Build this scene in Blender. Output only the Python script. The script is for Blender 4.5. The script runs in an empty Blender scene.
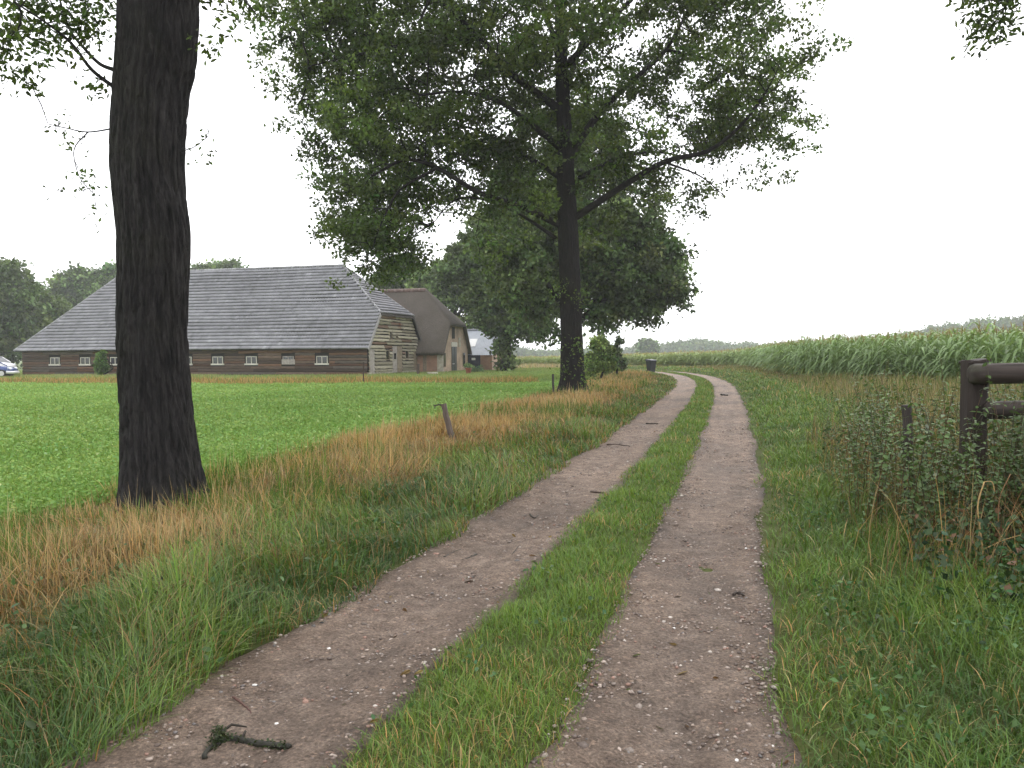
import bpy, math, random
import numpy as np
from math import radians as R, pi
from mathutils import Vector

rng = np.random.default_rng(11)
random.seed(5)
sc = bpy.context.scene
col = sc.collection

# ------------------------------------------------------------------ camera
F = 800.0
PITCH, ROLL = R(2.15), R(0.35)
CAM = np.array([0.0, 0.0, 1.6])
_f = np.array([0, math.cos(PITCH), -math.sin(PITCH)])
_u0 = np.array([0, math.sin(PITCH), math.cos(PITCH)])
_r0 = np.array([1.0, 0, 0])
# roll: the horizon climbs slightly towards the right of the picture
_r = _r0 * math.cos(ROLL) - _u0 * math.sin(ROLL)
_u = _u0 * math.cos(ROLL) + _r0 * math.sin(ROLL)


def at(px, py, Y):
    """world point seen at a pixel, at distance Y along the view"""
    d = _f + (px - 512) / F * _r + (384 - py) / F * _u
    return CAM + d * (Y / d[1])


def proj(P):
    q = np.asarray(P) - CAM
    z = q @ _f
    return np.stack([512 + F * (q @ _r) / z, 384 - F * (q @ _u) / z], -1), z


# ------------------------------------------------------------------ numpy noise
_tab = np.random.default_rng(3).random((256, 256)).astype(np.float64)


def vnoise(x, y, s=0):
    x = np.asarray(x, float) + s * 17.31
    y = np.asarray(y, float) + s * 7.77
    xi, yi = np.floor(x).astype(int), np.floor(y).astype(int)
    fx, fy = x - xi, y - yi
    fx, fy = fx * fx * (3 - 2 * fx), fy * fy * (3 - 2 * fy)
    a, b = _tab[xi & 255, yi & 255], _tab[(xi + 1) & 255, yi & 255]
    c, d = _tab[xi & 255, (yi + 1) & 255], _tab[(xi + 1) & 255, (yi + 1) & 255]
    return (a * (1 - fx) + b * fx) * (1 - fy) + (c * (1 - fx) + d * fx) * fy


def fbm(x, y, s=0, o=3):
    v, a, t = 0, 1, 0
    for k in range(o):
        v = v + a * vnoise(x * 2 ** k, y * 2 ** k, s + k)
        t += a
        a *= .5
    return v / t


# ------------------------------------------------------------------ mesh helpers
def link(o, parent=None):
    col.objects.link(o)
    if parent:
        o.parent = parent
    return o


def mesh_np(name, V, faces, mat, parent=None, smooth=False, color=None, loc=None):
    """V: Nx3, faces: list of MxK index arrays; color: Nx3 per-vertex own colour"""
    V = np.ascontiguousarray(V, np.float32)
    me = bpy.data.meshes.new(name)
    me.vertices.add(len(V))
    me.vertices.foreach_set('co', V.ravel())
    faces = [np.asarray(f, np.int32) for f in faces if len(f)]
    tot = np.concatenate([np.full(len(f), f.shape[1], np.int32) for f in faces])
    idx = np.concatenate([f.ravel() for f in faces])
    me.loops.add(len(idx))
    me.loops.foreach_set('vertex_index', idx)
    me.polygons.add(len(tot))
    st = np.zeros(len(tot), np.int32)
    st[1:] = np.cumsum(tot)[:-1]
    me.polygons.foreach_set('loop_start', st)
    me.polygons.foreach_set('loop_total', tot)
    if smooth:
        me.polygons.foreach_set('use_smooth', np.ones(len(tot), bool))
    if color is not None:
        at_ = me.attributes.new('Col', 'FLOAT_COLOR', 'POINT')
        c = np.ones((len(V), 4), np.float32)
        c[:, :3] = color
        at_.data.foreach_set('color', c.ravel())
    me.update(calc_edges=True)
    me.validate()
    me.materials.append(mat)
    o = bpy.data.objects.new(name, me)
    if loc is not None:
        o.location = loc
    return link(o, parent)


class MB:
    """collects simple solids; build() links them as one mesh"""

    def __init__(s):
        s.V, s.Fc, s.C = [], [], []

    def poly(s, pts, faces, c=(1, 1, 1)):
        n = len(s.V)
        s.V += [tuple(p) for p in pts]
        s.Fc += [tuple(n + i for i in f) for f in faces]
        s.C += [tuple(c)] * len(pts)

    def box(s, x0, x1, y0, y1, z0, z1, c=(1, 1, 1)):
        p = [(x, y, z) for z in (z0, z1) for y in (y0, y1) for x in (x0, x1)]
        s.poly(p, [(0, 2, 3, 1), (4, 5, 7, 6), (0, 1, 5, 4), (2, 6, 7, 3), (0, 4, 6, 2), (1, 3, 7, 5)], c)

    def tube(s, pts, rad, n=8, c=(1, 1, 1), cap=True, squash=1.0):
        pts = [np.array(p, float) for p in pts]
        base = len(s.V)
        up = np.array([.31, .17, .93])
        for i, p in enumerate(pts):
            t = pts[min(i + 1, len(pts) - 1)] - pts[max(i - 1, 0)]
            t = t / (np.linalg.norm(t) + 1e-9)
            a = np.cross(t, up)
            a /= np.linalg.norm(a) + 1e-9
            b = np.cross(t, a)
            r = rad[i] if hasattr(rad, '__len__') else rad
            for k in range(n):
                w = 2 * pi * k / n
                s.V.append(tuple(p + r * (math.cos(w) * a + squash * math.sin(w) * b)))
                s.C.append(tuple(c))
        for i in range(len(pts) - 1):
            for k in range(n):
                a0, a1 = base + i * n + k, base + i * n + (k + 1) % n
                s.Fc.append((a0, a1, a1 + n, a0 + n))
        if cap:
            s.Fc.append(tuple(base + k for k in range(n))[::-1])
            s.Fc.append(tuple(base + (len(pts) - 1) * n + k for k in range(n)))

    def lathe(s, prof, n=16, o=(0, 0, 0), c=(1, 1, 1)):
        base = len(s.V)
        for r, z in prof:
            for k in range(n):
                w = 2 * pi * k / n
                s.V.append((o[0] + r * math.cos(w), o[1] + r * math.sin(w), o[2] + z))
                s.C.append(tuple(c))
        for i in range(len(prof) - 1):
            for k in range(n):
                a0, a1 = base + i * n + k, base + i * n + (k + 1) % n
                s.Fc.append((a0, a1, a1 + n, a0 + n))
        s.Fc.append(tuple(base + (len(prof) - 1) * n + k for k in range(n)))
        s.Fc.append(tuple(base + k for k in range(n))[::-1])

    def build(s, name, mat, parent=None, smooth=False, bevel=0, loc=None, rot=None):
        me = bpy.data.meshes.new(name)
        me.from_pydata(s.V, [], s.Fc)
        a = me.attributes.new('Col', 'FLOAT_COLOR', 'POINT')
        c = np.ones((len(s.V), 4), np.float32)
        c[:, :3] = np.array(s.C)
        a.data.foreach_set('color', c.ravel())
        if smooth:
            me.polygons.foreach_set('use_smooth', np.ones(len(me.polygons), bool))
        me.update()
        me.materials.append(mat)
        o = bpy.data.objects.new(name, me)
        if bevel:
            b = o.modifiers.new('bevel', 'BEVEL')
            b.width = bevel
            b.segments = 2
        if loc is not None:
            o.location = loc
        if rot is not None:
            o.rotation_euler = rot
        return link(o, parent)


def empty(name, loc, rz=0):
    o = bpy.data.objects.new(name, None)
    o.location = tuple(loc)
    o.rotation_euler = (0, 0, rz)
    o.empty_display_size = .3
    return link(o)


def tag(o, label=None, cat=None, group=None, kind=None):
    for k, v in (('label', label), ('category', cat), ('group', group), ('kind', kind)):
        if v:
            o[k] = v
    return o


# ------------------------------------------------------------------ materials
def new_mat(name):
    m = bpy.data.materials.new(name)
    m.use_nodes = True
    nt = m.node_tree
    nt.nodes.clear()
    out = nt.nodes.new('ShaderNodeOutputMaterial')
    b = nt.nodes.new('ShaderNodeBsdfPrincipled')
    nt.links.new(b.outputs[0], out.inputs[0])
    return m, nt, b, out


def N(nt, t, **kw):
    n = nt.nodes.new('ShaderNode' + t)
    for k, v in kw.items():
        if hasattr(n, k):
            setattr(n, k, v)
    return n


def noise(nt, scale, detail=4, rough=.6, stretch=None, src='Object'):
    tc = N(nt, 'TexCoord')
    n = N(nt, 'TexNoise')
    n.inputs['Scale'].default_value = scale
    n.inputs['Detail'].default_value = detail
    n.inputs['Roughness'].default_value = rough
    if stretch:
        mp = N(nt, 'Mapping')
        mp.inputs['Scale'].default_value = stretch
        nt.links.new(tc.outputs[src], mp.inputs[0])
        nt.links.new(mp.outputs[0], n.inputs['Vector'])
    else:
        nt.links.new(tc.outputs[src], n.inputs['Vector'])
    return n


def ramp(nt, inp, stops):
    r = N(nt, 'ValToRGB')
    e = r.color_ramp.elements
    while len(e) < len(stops):
        e.new(.5)
    for el, (p, c) in zip(e, stops):
        el.position = p
        el.color = (*c, 1) if len(c) == 3 else c
    nt.links.new(inp, r.inputs[0])
    return r


def mix(nt, a, b, fac, mode='MIX'):
    m = nt.nodes.new('ShaderNodeMix')
    m.data_type = 'RGBA'
    m.blend_type = mode
    for sock, v in ((m.inputs[0], fac), (m.inputs[6], a), (m.inputs[7], b)):
        if isinstance(v, (int, float)):
            sock.default_value = v
        elif isinstance(v, tuple):
            sock.default_value = (*v, 1)
        else:
            nt.links.new(v, sock)
    return m.outputs[2]


def bump(nt, b, h, strength=.4, dist=.02):
    n = N(nt, 'Bump')
    n.inputs['Strength'].default_value = strength
    n.inputs['Distance'].default_value = dist
    nt.links.new(h, n.inputs['Height'])
    nt.links.new(n.outputs[0], b.inputs['Normal'])
    return n


def attr(nt):
    a = N(nt, 'Attribute')
    a.attribute_name = 'Col'
    return a.outputs['Color']


def mat_leaf(name, rough=.5, transl=.35, spec=.4):
    """leaf or blade: own colour from the mesh, light passing through"""
    m, nt, b, out = new_mat(name)
    c = attr(nt)
    nt.links.new(c, b.inputs['Base Color'])
    b.inputs['Roughness'].default_value = rough
    b.inputs['Specular IOR Level'].default_value = spec
    t = N(nt, 'BsdfTranslucent')
    tc = mix(nt, c, (1.0, 1.0, .45), .8, 'MULTIPLY')
    nt.links.new(tc, t.inputs[0])
    ms = N(nt, 'MixShader')
    ms.inputs[0].default_value = transl
    nt.links.new(b.outputs[0], ms.inputs[1])
    nt.links.new(t.outputs[0], ms.inputs[2])
    nt.links.new(ms.outputs[0], out.inputs[0])
    return m


def mat_plain(name, c, rough=.5, metal=0, nscale=0, namp=.25, bstr=0, spec=.5):
    m, nt, b, out = new_mat(name)
    b.inputs['Roughness'].default_value = rough
    b.inputs['Metallic'].default_value = metal
    b.inputs['Specular IOR Level'].default_value = spec
    if nscale:
        n = noise(nt, nscale)
        r = ramp(nt, n.outputs[0], [(.3, tuple(x * (1 - namp) for x in c)), (.7, tuple(min(1, x * (1 + namp)) for x in c))])
        nt.links.new(r.outputs[0], b.inputs['Base Color'])
        if bstr:
            bump(nt, b, n.outputs[0], bstr)
    else:
        b.inputs['Base Color'].default_value = (*c, 1)
    return m


def mat_attr(name, rough=.7, nscale=6, stretch=None, amp=.35, bstr=.3, spec=.3, bdist=.02):
    m, nt, b, out = new_mat(name)
    n = noise(nt, nscale, 5, .65, stretch)
    r = ramp(nt, n.outputs[0], [(.25, (1 - amp,) * 3), (.75, (1 + amp,) * 3)])
    nt.links.new(mix(nt, attr(nt), r.outputs[0], 1.0, 'MULTIPLY'), b.inputs['Base Color'])
    b.inputs['Roughness'].default_value = rough
    b.inputs['Specular IOR Level'].default_value = spec
    if bstr:
        bump(nt, b, n.outputs[0], bstr, bdist)
    return m


def mat_bark(name, dark, light, moss=(.06, .075, .02), mossamt=.3):
    m, nt, b, out = new_mat(name)
    n = noise(nt, 1, 8, .65, (14, 14, 2.2))
    n2 = noise(nt, 1.3, 4, .6)
    r = ramp(nt, n.outputs[0], [(.32, dark), (.68, light)])
    r2 = ramp(nt, n2.outputs[0], [(.5, (0, 0, 0)), (.75, (mossamt,) * 3)])
    nt.links.new(mix(nt, r.outputs[0], moss, r2.outputs[0]), b.inputs['Base Color'])
    b.inputs['Roughness'].default_value = .8
    b.inputs['Specular IOR Level'].default_value = .25
    n3 = noise(nt, 1, 6, .7, (46, 46, 11))
    ad = N(nt, 'Math', operation='ADD')
    nt.links.new(n.outputs[0], ad.inputs[0])
    nt.links.new(n3.outputs[0], ad.inputs[1])
    bump(nt, b, ad.outputs[0], 1.0, .035)
    r3_ = ramp(nt, n3.outputs[0], [(.35, (.45, .45, .45)), (.65, (1.5, 1.5, 1.5))])
    nt.links.new(mix(nt, mix(nt, r.outputs[0], moss, r2.outputs[0]), r3_.outputs[0], 1.0, 'MULTIPLY'), b.inputs['Base Color'])
    return m


M = {}
M['leaf'] = mat_leaf('oak_leaf', .45, .46, .35)
M['leaf_far'] = mat_leaf('distant_leaf', .6, .25, .3)
M['grass'] = mat_leaf('grass_blade', .5, .3, .35)
M['meadow'] = mat_leaf('meadow_leaf', .8, .3, .08)
M['dry'] = mat_leaf('dry_grass_blade', .7, .3, .2)
M['maize'] = mat_leaf('maize_leaf', .55, .32, .25)
M['bark'] = mat_bark('oak_bark', (.003, .0028, .0028), (.033, .030, .0295), (.028, .03, .012), .3)
M['bark2'] = mat_bark('wet_bark', (.003, .0026, .0022), (.016, .013, .011), (.028, .032, .012))
M['tile'] = mat_attr('roof_tile', .42, 1.2, None, .22, .15, .5)
M['board'] = mat_attr('weatherboard', .75, 1.0, (2.5, 2.5, 26), .5, .5, .25)
M['gable_board'] = mat_attr('weathered_gable_board', .8, 1.0, (2.2, 2.2, 24), .4, .5, .2)
M['wood'] = mat_attr('old_wood', .75, 1.0, (30, 30, 3), .4, .5, .3, .008)
M['rail'] = mat_attr('rail_wood', .7, 1.0, (3, 30, 30), .4, .5, .3, .008)
M['stone'] = mat_attr('pebble', .55, 60, None, .3, .3, .4, .002)
M['twig'] = mat_attr('twig', .6, 40, None, .5, .6, .3, .004)
M['white'] = mat_plain('white_paint', (.48, .46, .40), .5, 0, 8, .2)
M['glass'] = mat_plain('window_glass', (.012, .014, .016), .08, 0, 0, 0, 0, .8)
M['dark'] = mat_plain('dark_interior', (.012, .01, .009), .9)
M['concrete'] = mat_plain('pale_concrete', (.36, .33, .27), .85, 0, 3, .35, .3)
M['grey_door'] = mat_plain('grey_door', (.3, .27, .25), .7, 0, 5, .25)
M['tan_door'] = mat_plain('tan_door', (.2, .16, .115), .75, 0, 5, .3)
M['green_door'] = mat_plain('dark_green_door', (.018, .026, .024), .45, 0, 4, .2)
M['navy'] = mat_plain('navy_door', (.012, .014, .045), .45, 0, 4, .2)
M['clay'] = mat_plain('clay_tile', (.11, .07, .055), .7, 0, 3, .35)
M['pot'] = mat_plain('clay_pot', (.19, .06, .035), .7, 0, 9, .25)
M['binm'] = mat_plain('bin_plastic', (.018, .022, .026), .4, 0, 6, .2)
M['binl'] = mat_plain('bin_lid_plastic', (.035, .042, .05), .4, 0, 6, .2)
M['tyre'] = mat_plain('rubber', (.012, .012, .012), .8)
M['steel'] = mat_plain('steel', (.5, .5, .5), .3, 1)
M['carblue'] = mat_plain('blue_car_paint', (.02, .045, .15), .15, .2, 0, 0, 0, .6)
M['carwhite'] = mat_plain('white_car_paint', (.75, .74, .74), .2, 0, 0, 0, 0, .6)
M['carsilver'] = mat_plain('silver_bumper', (.55, .55, .57), .3, .2)
M['lamp'] = mat_plain('headlight_glass', (.6, .62, .65), .08, 0, 0, 0, 0, .8)
M['redlamp'] = mat_plain('tail_light', (.4, .02, .015), .15)
M['ivory'] = mat_plain('skylight_sheet', (.78, .78, .76), .3)
M['paper'] = mat_plain('paper', (.85, .85, .84), .6)


def mat_thatch():
    m, nt, b, out = new_mat('thatch')
    n = noise(nt, 1, 6, .7, (18, 18, 2.0))
    n2 = noise(nt, .5, 3, .6)
    r = ramp(nt, n.outputs[0], [(.28, (.046, .039, .032)), (.7, (.112, .097, .082))])
    r2 = ramp(nt, n2.outputs[0], [(.35, (.8, .78, .72)), (.7, (1.15, 1.1, 1.1))])
    nt.links.new(mix(nt, r.outputs[0], r2.outputs[0], 1.0, 'MULTIPLY'), b.inputs['Base Color'])
    b.inputs['Roughness'].default_value = .95
    bump(nt, b, n.outputs[0], .8, .06)
    return m


def mat_brick(name, c1, c2, mort, axis='YZ'):
    m, nt, b, out = new_mat(name)
    tc = N(nt, 'TexCoord')
    sp = N(nt, 'SeparateXYZ')
    cb = N(nt, 'CombineXYZ')
    nt.links.new(tc.outputs['Object'], sp.inputs[0])
    nt.links.new(sp.outputs[axis[0]], cb.inputs[0])
    nt.links.new(sp.outputs[axis[1]], cb.inputs[1])
    br = N(nt, 'TexBrick')
    br.inputs['Color1'].default_value = (*c1, 1)
    br.inputs['Color2'].default_value = (*c2, 1)
    br.inputs['Mortar'].default_value = (*mort, 1)
    br.inputs['Scale'].default_value = 1
    br.inputs['Brick Width'].default_value = .22
    br.inputs['Row Height'].default_value = .065
    br.inputs['Mortar Size'].default_value = .012
    nt.links.new(cb.outputs[0], br.inputs[0])
    n = noise(nt, .9, 4)
    r = ramp(nt, n.outputs[0], [(.3, (.65, .65, .65)), (.7, (1.25, 1.2, 1.15))])
    nt.links.new(mix(nt, br.outputs[0], r.outputs[0], 1.0, 'MULTIPLY'), b.inputs['Base Color'])
    b.inputs['Roughness'].default_value = .85
    bump(nt, b, br.outputs['Fac'], -.3, .01)
    return m


M['thatch'] = mat_thatch()
M['brick_gable'] = mat_brick('brick_gable', (.33, .22, .16), (.42, .3, .22), (.38, .33, .27), 'YZ')
M['brick_side'] = mat_brick('brick_side', (.3, .13, .085), (.36, .175, .12), (.3, .25, .2), 'XZ')


def mat_ground():
    m, nt, b, out = new_mat('ground')
    a = attr(nt)
    n = noise(nt, 2.2, 6, .65)
    n2 = noise(nt, .12, 4, .6)
    r = ramp(nt, n.outputs[0], [(.28, (.6, .6, .55)), (.72, (1.4, 1.4, 1.4))])
    r2 = ramp(nt, n2.outputs[0], [(.3, (.8, .82, .75)), (.7, (1.2, 1.15, 1.1))])
    c = mix(nt, mix(nt, a, r.outputs[0], 1.0, 'MULTIPLY'), r2.outputs[0], 1.0, 'MULTIPLY')
    nt.links.new(c, b.inputs['Base Color'])
    b.inputs['Roughness'].default_value = .95
    b.inputs['Specular IOR Level'].default_value = .1
    bump(nt, b, n.outputs[0], .5, .05)
    return m


def mat_track():
    """damp sandy dirt with fine gravel, wet patches darker"""
    m, nt, b, out = new_mat('damp_dirt')
    big = noise(nt, .55, 5, .6)
    mid = noise(nt, 7, 6, .7)
    fine = noise(nt, 70, 4, .75)
    v = N(nt, 'TexVoronoi')
    v.inputs['Scale'].default_value = 55
    tc = N(nt, 'TexCoord')
    nt.links.new(tc.outputs['Object'], v.inputs['Vector'])
    base = ramp(nt, mid.outputs[0], [(.25, (.125, .090, .070)), (.5, (.232, .175, .138)), (.78, (.375, .30, .247))])
    b2 = ramp(nt, big.outputs[0], [(.3, (.62, .6, .58)), (.65, (1.18, 1.17, 1.15))])
    f2 = ramp(nt, fine.outputs[0], [(.3, (.42, .4, .38)), (.52, (1, 1, 1)), (.72, (1.75, 1.72, 1.68))])
    peb = ramp(nt, v.outputs['Color'], [(.62, (1, 1, 1)), (.70, (.6, .58, .56)), (.80, (1, 1, 1)), (.93, (1.8, 1.75, 1.7))])
    c = mix(nt, base.outputs[0], b2.outputs[0], 1.0, 'MULTIPLY')
    c = mix(nt, c, f2.outputs[0], 1.0, 'MULTIPLY')
    c = mix(nt, c, peb.outputs[0], .8, 'MULTIPLY')
    c = mix(nt, c, attr(nt), 1.0, 'MULTIPLY')
    nt.links.new(c, b.inputs['Base Color'])
    rr = ramp(nt, big.outputs[0], [(.3, (.55, .55, .55)), (.7, (.85, .85, .85))])
    nt.links.new(rr.outputs[0], b.inputs['Roughness'])
    b.inputs['Specular IOR Level'].default_value = .3
    mx = N(nt, 'Math', operation='ADD')
    nt.links.new(mid.outputs[0], mx.inputs[0])
    nt.links.new(fine.outputs[0], mx.inputs[1])
    bump(nt, b, mx.outputs[0], 1.0, .05)
    return m


M['ground'] = mat_ground()
M['track'] = mat_track()

# ------------------------------------------------------------------ terrain
_cy = np.array([-30, -10, 0, 3.09, 12.07, 18.55, 28, 39.3, 48, 55, 61, 66, 72, 80, 90, 110, 150, 1500.])
_cx = np.array([-10.2, -4.2, -1.19, -.278, 2.37, 4.15, 6.7, 9.5, 11.3, 12.3, 12.75, 12.9, 12.5, 11, 8.3, 1, -14, -14.])
_gy = np.arange(-30, 300, .25)
_gx = np.interp(_gy, _cy, _cx)
_k = np.exp(-.5 * (np.arange(-24, 25) / 9) ** 2)
_gx = np.convolve(np.pad(_gx, 24, mode='reflect', reflect_type='odd'), _k / _k.sum(), 'valid')


def Xc(y):
    return np.interp(y, _gy, _gx)


def smst(a, b, x):
    t = np.clip((x - a) / (b - a), 0, 1)
    return t * t * (3 - 2 * t)


UL0, UL1, UR0, UR1 = -1.5, -.36, .36, 1.36


def gz(x, y):
    """height of the ground"""
    x, y = np.asarray(x, float), np.asarray(y, float)
    u = x - Xc(y)
    near = 1 - smst(80, 130, y)
    z = .05 * np.exp(-(u / .3) ** 2) * near                                 # grassy crown between the wheel tracks
    z = z + .10 * smst(1.45, 2.6, u) * near + .12 * smst(2.6, 4.5, u) * near  # right verge climbs
    z = z + .07 * smst(-1.5, -2.4, u) * near
    z = z - .10 * smst(-6, -9, u) * near
    rut = np.exp(-((u + .95) / .3) ** 2) + np.exp(-((u - .9) / .3) ** 2)
    z = z - .03 * rut * near
    off = smst(1.3, 2.2, np.abs(u))
    z = z + off * .10 * (fbm(x * .35, y * .35, 2) - .5) + .02 * (fbm(x * 2.2, y * 2.2, 5) - .5)
    # shallow ditch across the meadow
    z = z - .18 * np.exp(-((y + .12 * x - 45.0) / 1.6) ** 2) * smst(1, -6, x)
    z = z - .5 * smst(75, 140, y)
    return z


ucol = np.concatenate([-np.geomspace(900, 8, 55), np.linspace(-7.8, -1.58, 42), np.linspace(-1.5, -.36, 9), np.linspace(-.27, .27, 5),
                       np.linspace(.36, 1.36, 9), np.linspace(1.5, 7.8, 42), np.geomspace(8, 900, 55)])
yrow = np.concatenate([np.linspace(-25, 1.5, 40), np.geomspace(1.6, 60, 240), np.geomspace(61, 900, 90)])
UU, YY = np.meshgrid(ucol, yrow)
XX = Xc(YY) + UU
ZZ = gz(XX, YY)


def meadow_edge(y):
    return -5.55 + .9 * (vnoise(y * .35, 3.3) - .5) - .035 * np.clip(y - 10, 0, 25)


GREEN = np.array([.065, .105, .022])
MEAD = np.array([.17, .27, .06])
LAWN = np.array([.17, .22, .065])
TAN = np.array([.20, .135, .06])
SOIL = np.array([.05, .036, .024])
gc = np.zeros(UU.shape + (3,))
gc[:] = SOIL * .55 + GREEN * .45
w = (UU < meadow_edge(YY))[..., None]
gc = np.where(w, MEAD * .75, gc)
ditch = np.exp(-((YY + .12 * XX - 47.5) / 3.6) ** 4) * (XX < 0)
gc = gc + ditch[..., None] * (TAN - gc) * .85
lawn = smst(50.5, 52, YY + .12 * XX) * (UU < -5)
gc = gc + lawn[..., None] * (LAWN - gc)
dry = ((UU > meadow_edge(YY)) & (UU < -3.0) & (YY < 60))[..., None]
gc = np.where(dry, SOIL * .5 + TAN * .5, gc)
rt = ((UU > 4) & (YY < 75))[..., None]
gc = np.where(rt, SOIL * .5 + TAN * .35, gc)
far = smst(90, 120, YY)[..., None]
gc = gc * (1 - far) + far * np.array([.10, .13, .05])
nr, nc_ = UU.shape
ii = np.arange(nr * nc_).reshape(nr, nc_)
quads = np.stack([ii[:-1, :-1], ii[:-1, 1:], ii[1:, 1:], ii[1:, :-1]], -1).reshape(-1, 4)
tag(mesh_np('ground', np.stack([XX, YY, ZZ], -1).reshape(-1, 3), [quads], M['ground'], smooth=True, color=gc.reshape(-1, 3)), kind='structure')


# the two wheel tracks, a sheet a little above the ground
def track_strips():
    Vs, Fs, Ks, n0 = [], [], [], 0
    yr = np.concatenate([np.linspace(-6, 1.9, 50), np.geomspace(2, 30, 560), np.linspace(30.2, 118, 260)])
    for (ua, ub, s) in ((UL0, UL1, 1), (UR0, UR1, 2)):
        nn = 49
        t = np.linspace(0, 1, nn)
        ea = ua + .34 * (fbm(yr * 1.2, yr * 0 + s, 4 + s, 5) - .5)
        eb = ub + .34 * (fbm(yr * .9, yr * 0 + s, 9 + s, 4) - .5)
        u = ea[:, None] * (1 - t) + eb[:, None] * t
        y = np.repeat(yr[:, None], nn, 1)
        x = Xc(y) + u
        edge = np.minimum(t, 1 - t) * 2
        z = gz(x, y) + .006 + .05 * np.minimum(1, edge * 2.5) * (fbm(x * 4.5, y * 4.5, 21, 5) - .4) + .006
        z[:, 0] -= .012
        z[:, -1] -= .012
        i = np.arange(len(yr) * nn).reshape(len(yr), nn) + n0
        n0 += i.size
        # compacted pale centre, dark humus towards the grass, streaks along the wheels
        tt = t[None, :] + 0 * y
        k_ = .66 + .46 * smst(0, .3, edge) + .34 * (fbm(u * 5, y * .45, 24, 3) - .5) + .22 * (fbm(u * 14, y * .8, 25, 2) - .5)
        dk = smst(.58, .74, fbm(x * .8, y * .55, 26)) * .22
        kk = (k_ - dk).clip(.35, 1.4)
        Ks.append(np.stack([kk, kk * (.97 + .03 * edge), kk * (.93 + .07 * edge)], -1).reshape(-1, 3))
        Vs.append(np.stack([x, y, z], -1).reshape(-1, 3))
        Fs.append(np.stack([i[:-1, :-1], i[:-1, 1:], i[1:, 1:], i[1:, :-1]], -1).reshape(-1, 4))
    return np.concatenate(Vs), [np.concatenate(Fs)], np.concatenate(Ks)


V_, F_, K_ = track_strips()
tag(mesh_np('dirt_track', V_, F_, M['track'], smooth=True, color=K_), kind='structure')


# ------------------------------------------------------------------ blades of grass
def in_view(x, y, m=1.6, k=.78):
    return (np.abs(x) < k * y + m) & (y > 1.2)


def sample(u0, u1, y0, y1, dens, nb=40):
    """points in road coordinates; dens(y) per square metre"""
    ed = np.geomspace(max(y0, .5), y1, nb + 1)
    us, ys = [], []
    for a, b in zip(ed[:-1], ed[1:]):
        # keep u inside the view wedge
        ym = .5 * (a + b)
        lo, hi = max(u0, -.8 * b - 2 - Xc(ym)), min(u1, .8 * b + 2 - Xc(ym))
        if hi <= lo:
            continue
        n = int(dens(ym) * (b - a) * (hi - lo))
        us.append(rng.uniform(lo, hi, n))
        ys.append(rng.uniform(a, b, n))
    u, y = np.concatenate(us), np.concatenate(ys)
    x = Xc(y) + u
    k = in_view(x, y)
    return u[k], x[k], y[k]


def blades(x, y, h, wd, bend, c, ctip=None, seg=3, azim=None, z=None):
    """curved tapering blades; c is each blade's own colour"""
    n = len(x)
    z = gz(x, y) - .01 if z is None else z
    a = rng.uniform(0, 2 * pi, n) if azim is None else azim
    f = a + pi / 2 + rng.normal(0, .5, n)
    dx, dy = np.cos(a), np.sin(a)
    px, py = np.cos(f), np.sin(f)
    rings = []
    for k in range(seg):
        t = k / seg
        hh = h * (t - .42 * np.minimum(bend, 1.3) * t * t)
        ou = h * bend * .75 * t ** 1.8
        ww = wd * .5 * (1 - t ** 2 * .7)
        cx, cy_, cz = x + dx * ou, y + dy * ou, z + hh
        rings.append(np.stack([cx - px * ww, cy_ - py * ww, cz], -1))
        rings.append(np.stack([cx + px * ww, cy_ + py * ww, cz], -1))
    hh = h * (1 - .42 * np.minimum(bend, 1.3))
    ou = h * bend * .75
    rings.append(np.stack([x + dx * ou, y + dy * ou, z + hh], -1))
    Vv = np.stack(rings, 1)
    k = 2 * seg + 1
    base = (np.arange(n) * k)[:, None]
    fs = []
    for s in range(seg - 1):
        fs.append(base + np.array([[2 * s, 2 * s + 1, 2 * s + 3, 2 * s + 2]]))
    q = np.concatenate(fs) if fs else np.zeros((0, 4), int)
    tr = base + np.array([[2 * seg - 2, 2 * seg - 1, 2 * seg]])
    C = np.repeat(c[:, None, :], k, 1)
    if ctip is not None:
        C[:, -1, :] = ctip
        C[:, -2, :] = .5 * C[:, -2, :] + .5 * ctip
        C[:, -3, :] = .5 * C[:, -3, :] + .5 * ctip
    return Vv.reshape(-1, 3), q, tr, C.reshape(-1, 3)


def merge(parts):
    Vs, qs, ts, Cs, n = [], [], [], [], 0
    for V, q, t, C in parts:
        Vs.append(V)
        if len(q):
            qs.append(q + n)
        if len(t):
            ts.append(t + n)
        Cs.append(C)
        n += len(V)
    fs = []
    if qs:
        fs.append(np.concatenate(qs))
    if ts:
        fs.append(np.concatenate(ts))
    return np.concatenate(Vs), fs, np.concatenate(Cs)


def tint(base, n, amp=.25, hue=.12):
    base = np.asarray(base, float)
    b = rng.normal(1, amp, (n, 1)).clip(.4, 1.8)
    hh = rng.normal(0, hue, (n, 1))
    c = base * b
    c[:, 0:1] *= 1 + hh
    c[:, 2:3] *= 1 - hh * .5
    return c.clip(.004, .8)


def lerpc(a, b, t):
    return np.asarray(a) * (1 - t[:, None]) + np.asarray(b) * t[:, None]


STRAW = np.array([.44, .305, .13])
RUST = np.array([.30, .175, .072])
PALE = np.array([.5, .41, .25])
GR1 = np.array([.094, .16, .027])
GR2 = np.array([.145, .23, .038])
GR3 = np.array([.055, .105, .024])


def dfall(b, y0=4.0, p=1.35):
    return lambda y: b * min(1.0, (y0 / y) ** p)


def wscale(y, y0=4.0, p=.8):
    return np.maximum(1, (y / y0) ** p)


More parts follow.
